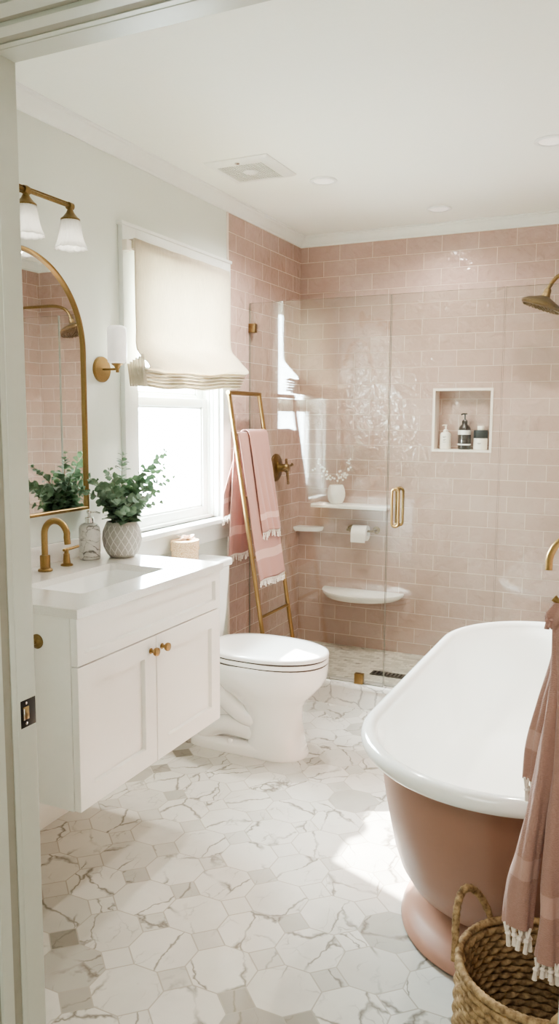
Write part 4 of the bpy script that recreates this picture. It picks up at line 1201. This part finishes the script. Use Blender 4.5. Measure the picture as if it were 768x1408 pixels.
# ------------------------------------------------------------------ ceiling fixtures
def downlight(x, y, label):
    t = thing('recessed_downlight', label, 'ceiling light', (x, y, ZC))
    bm = bmesh.new(); lathe(bm, [(.058, 0), (.060, -.003), (.056, -.006), (.045, -.006), (.043, -.002)], n=44, cap0=False, cap1=False); link('trim_ring', bm, 'trim', t)
    bm = bmesh.new(); lathe(bm, [(.044, -.001), (.043, -.0035), (.01, -.0042)], n=36); link('lens', bm, 'lens', t)
downlight(.527, 3.246, 'round recessed ceiling light beside the square vent grille')
downlight(.865, 3.895, 'round recessed ceiling light above the shower, in front of the back wall')
downlight(1.462, 3.135, 'round recessed ceiling light above the far end of the bathtub')
def make_vent():
    t = thing('ceiling_vent', 'square white exhaust fan grille on the ceiling near the window', 'ceiling vent', (.318, 2.976, ZC))
    a = .140
    bm = bmesh.new()
    def sq(h, z): return [(-h, -h, z), (h, -h, z), (h, h, z), (-h, h, z)]
    rings(bm, [sq(a, 0), sq(a, -.004), sq(a-.012, -.012), sq(.100, -.016), sq(.098, -.006)], cap0=False, cap1=False); link('cover', bm, 'trim', t)
    bm = bmesh.new(); box(bm, (-.099, -.099, -.003), (.099, .099, -.0008)); link('backing', bm, 'hole', t)
    bm = bmesh.new()
    for i in range(19): x = -.096+.192*i/18; box(bm, (x-.0024, -.099, -.0145), (x+.0024, .099, -.010))
    for y in (-.05, 0, .05): box(bm, (-.099, y-.0015, -.013), (.099, y+.0015, -.009))
    lathe(bm, [(.030, -.0085), (.030, -.0155), (.024, -.0185), (.004, -.0195)], n=30); link('grille', bm, 'trim', t)
    bm = bmesh.new(); lathe(bm, [(.010, -.0115), (.010, -.0155), (.007, -.0165)], (.0, -.118, 0), 20); link('badge', bm, 'chrome', t)
make_vent()

# ------------------------------------------------------------------ light
w = bpy.data.worlds.new('World'); S.world = w; w.use_nodes = True; nt = w.node_tree; nt.nodes.clear()
out = nt.nodes.new('ShaderNodeOutputWorld'); bg = nt.nodes.new('ShaderNodeBackground')
tc = nt.nodes.new('ShaderNodeTexCoord'); sx = nt.nodes.new('ShaderNodeSeparateXYZ'); nt.links.new(tc.outputs['Generated'], sx.inputs[0])
mr = nt.nodes.new('ShaderNodeMapRange'); mr.clamp = True; nt.links.new(sx.outputs[0], mr.inputs[0])
mr.inputs[1].default_value = -.15; mr.inputs[2].default_value = -.5; mr.inputs[3].default_value = 1.3; mr.inputs[4].default_value = 36.0
nt.links.new(mr.outputs[0], bg.inputs[1]); bg.inputs[0].default_value = (.77, .94, 1.0, 1); nt.links.new(bg.outputs[0], out.inputs[0])
def light(name, typ, loc, rot=None, direction=None, **kw):
    L = bpy.data.lights.new(name, typ); o = bpy.data.objects.new(name, L); COL.objects.link(o); o.location = loc
    if direction is not None: o.rotation_euler = Vector(direction).to_track_quat('-Z', 'Y').to_euler()
    for k, v in kw.items():
        if k == 'portal': L.cycles.is_portal = True
        else: setattr(L, k, v)
    return o
light('sun', 'SUN', (-3, 3, 4), direction=(1.04, -.41, -1.055), energy=20.0, angle=math.radians(1.0), color=(1, .95, .87))
light('window_portal', 'AREA', (-.118, 2.93, 1.51), direction=(1, 0, 0), shape='RECTANGLE', size=.66, size_y=1.11, portal=True)
light('hall_fill', 'AREA', (1.2, -.1, 2.38), direction=(0, 0, -1), shape='SQUARE', size=.9, energy=5.5, color=(1, .98, .92))  # added fill without a fixture, stands in for unseen hallway light
for x, y in ((.527, 3.246), (.865, 3.895), (1.462, 3.135)):
    light('downlight_lamp', 'SPOT', (x, y, ZC-.012), direction=(0, 0, -1), energy=(7 if y > 3.5 else 26), spot_size=math.radians(150), spot_blend=.9, shadow_soft_size=.04, color=(1, .97, .90))

for k in (-1, 0, 1):
    light('vanity_bulb', 'POINT', (.128, 1.886+k*.198, 1.975), energy=.05, shadow_soft_size=.012, color=(1, .95, .86))
for o in S.objects:
    if o.parent is None and o.get('category'):
        k = o.name.split('.')[0]
        g = {'recessed_downlight': 'recessed ceiling lights', 'bath_towel': 'towels draped on the ladder', 'shower_screen': 'fixed shower glass panels',
             'lotion_bottle': 'toiletries in the shower niche', 'pump_bottle': 'toiletries in the shower niche', 'cosmetic_jar': 'toiletries in the shower niche'}.get(k)
        if g: o['group'] = g
# ------------------------------------------------------------------ camera (f = 1083.6 px at 768 x 1408)
cam = bpy.data.cameras.new('Camera'); co = bpy.data.objects.new('Camera', cam); COL.objects.link(co); S.camera = co
pitch, yaw, roll = math.radians(6.75), math.radians(25.18), math.radians(.303)
D = Vector((-math.sin(yaw)*math.cos(pitch), math.cos(yaw)*math.cos(pitch), -math.sin(pitch)))
Rr = Vector((math.cos(yaw), math.sin(yaw), 0)); U = Rr.cross(D)
R2 = Rr*math.cos(roll) + U*math.sin(roll); U2 = -Rr*math.sin(roll) + U*math.cos(roll)
co.matrix_world = Matrix(((R2.x, U2.x, -D.x, 1.854), (R2.y, U2.y, -D.y, 0), (R2.z, U2.z, -D.z, 1.42), (0, 0, 0, 1)))
cam.sensor_fit = 'VERTICAL'; cam.sensor_height = 24; cam.lens = 1083.6/1408*24; cam.clip_start = .05

S.view_settings.view_transform = 'AgX'; S.view_settings.look = 'AgX - Medium High Contrast'; S.view_settings.exposure = 2.2; S.view_settings.gamma = 1
S.cycles.use_denoising = True; S.cycles.max_bounces = 12; S.cycles.transparent_max_bounces = 24; S.cycles.diffuse_bounces = 6
S.cycles.sample_clamp_indirect = 8; S.cycles.caustics_reflective = False; S.cycles.caustics_refractive = False
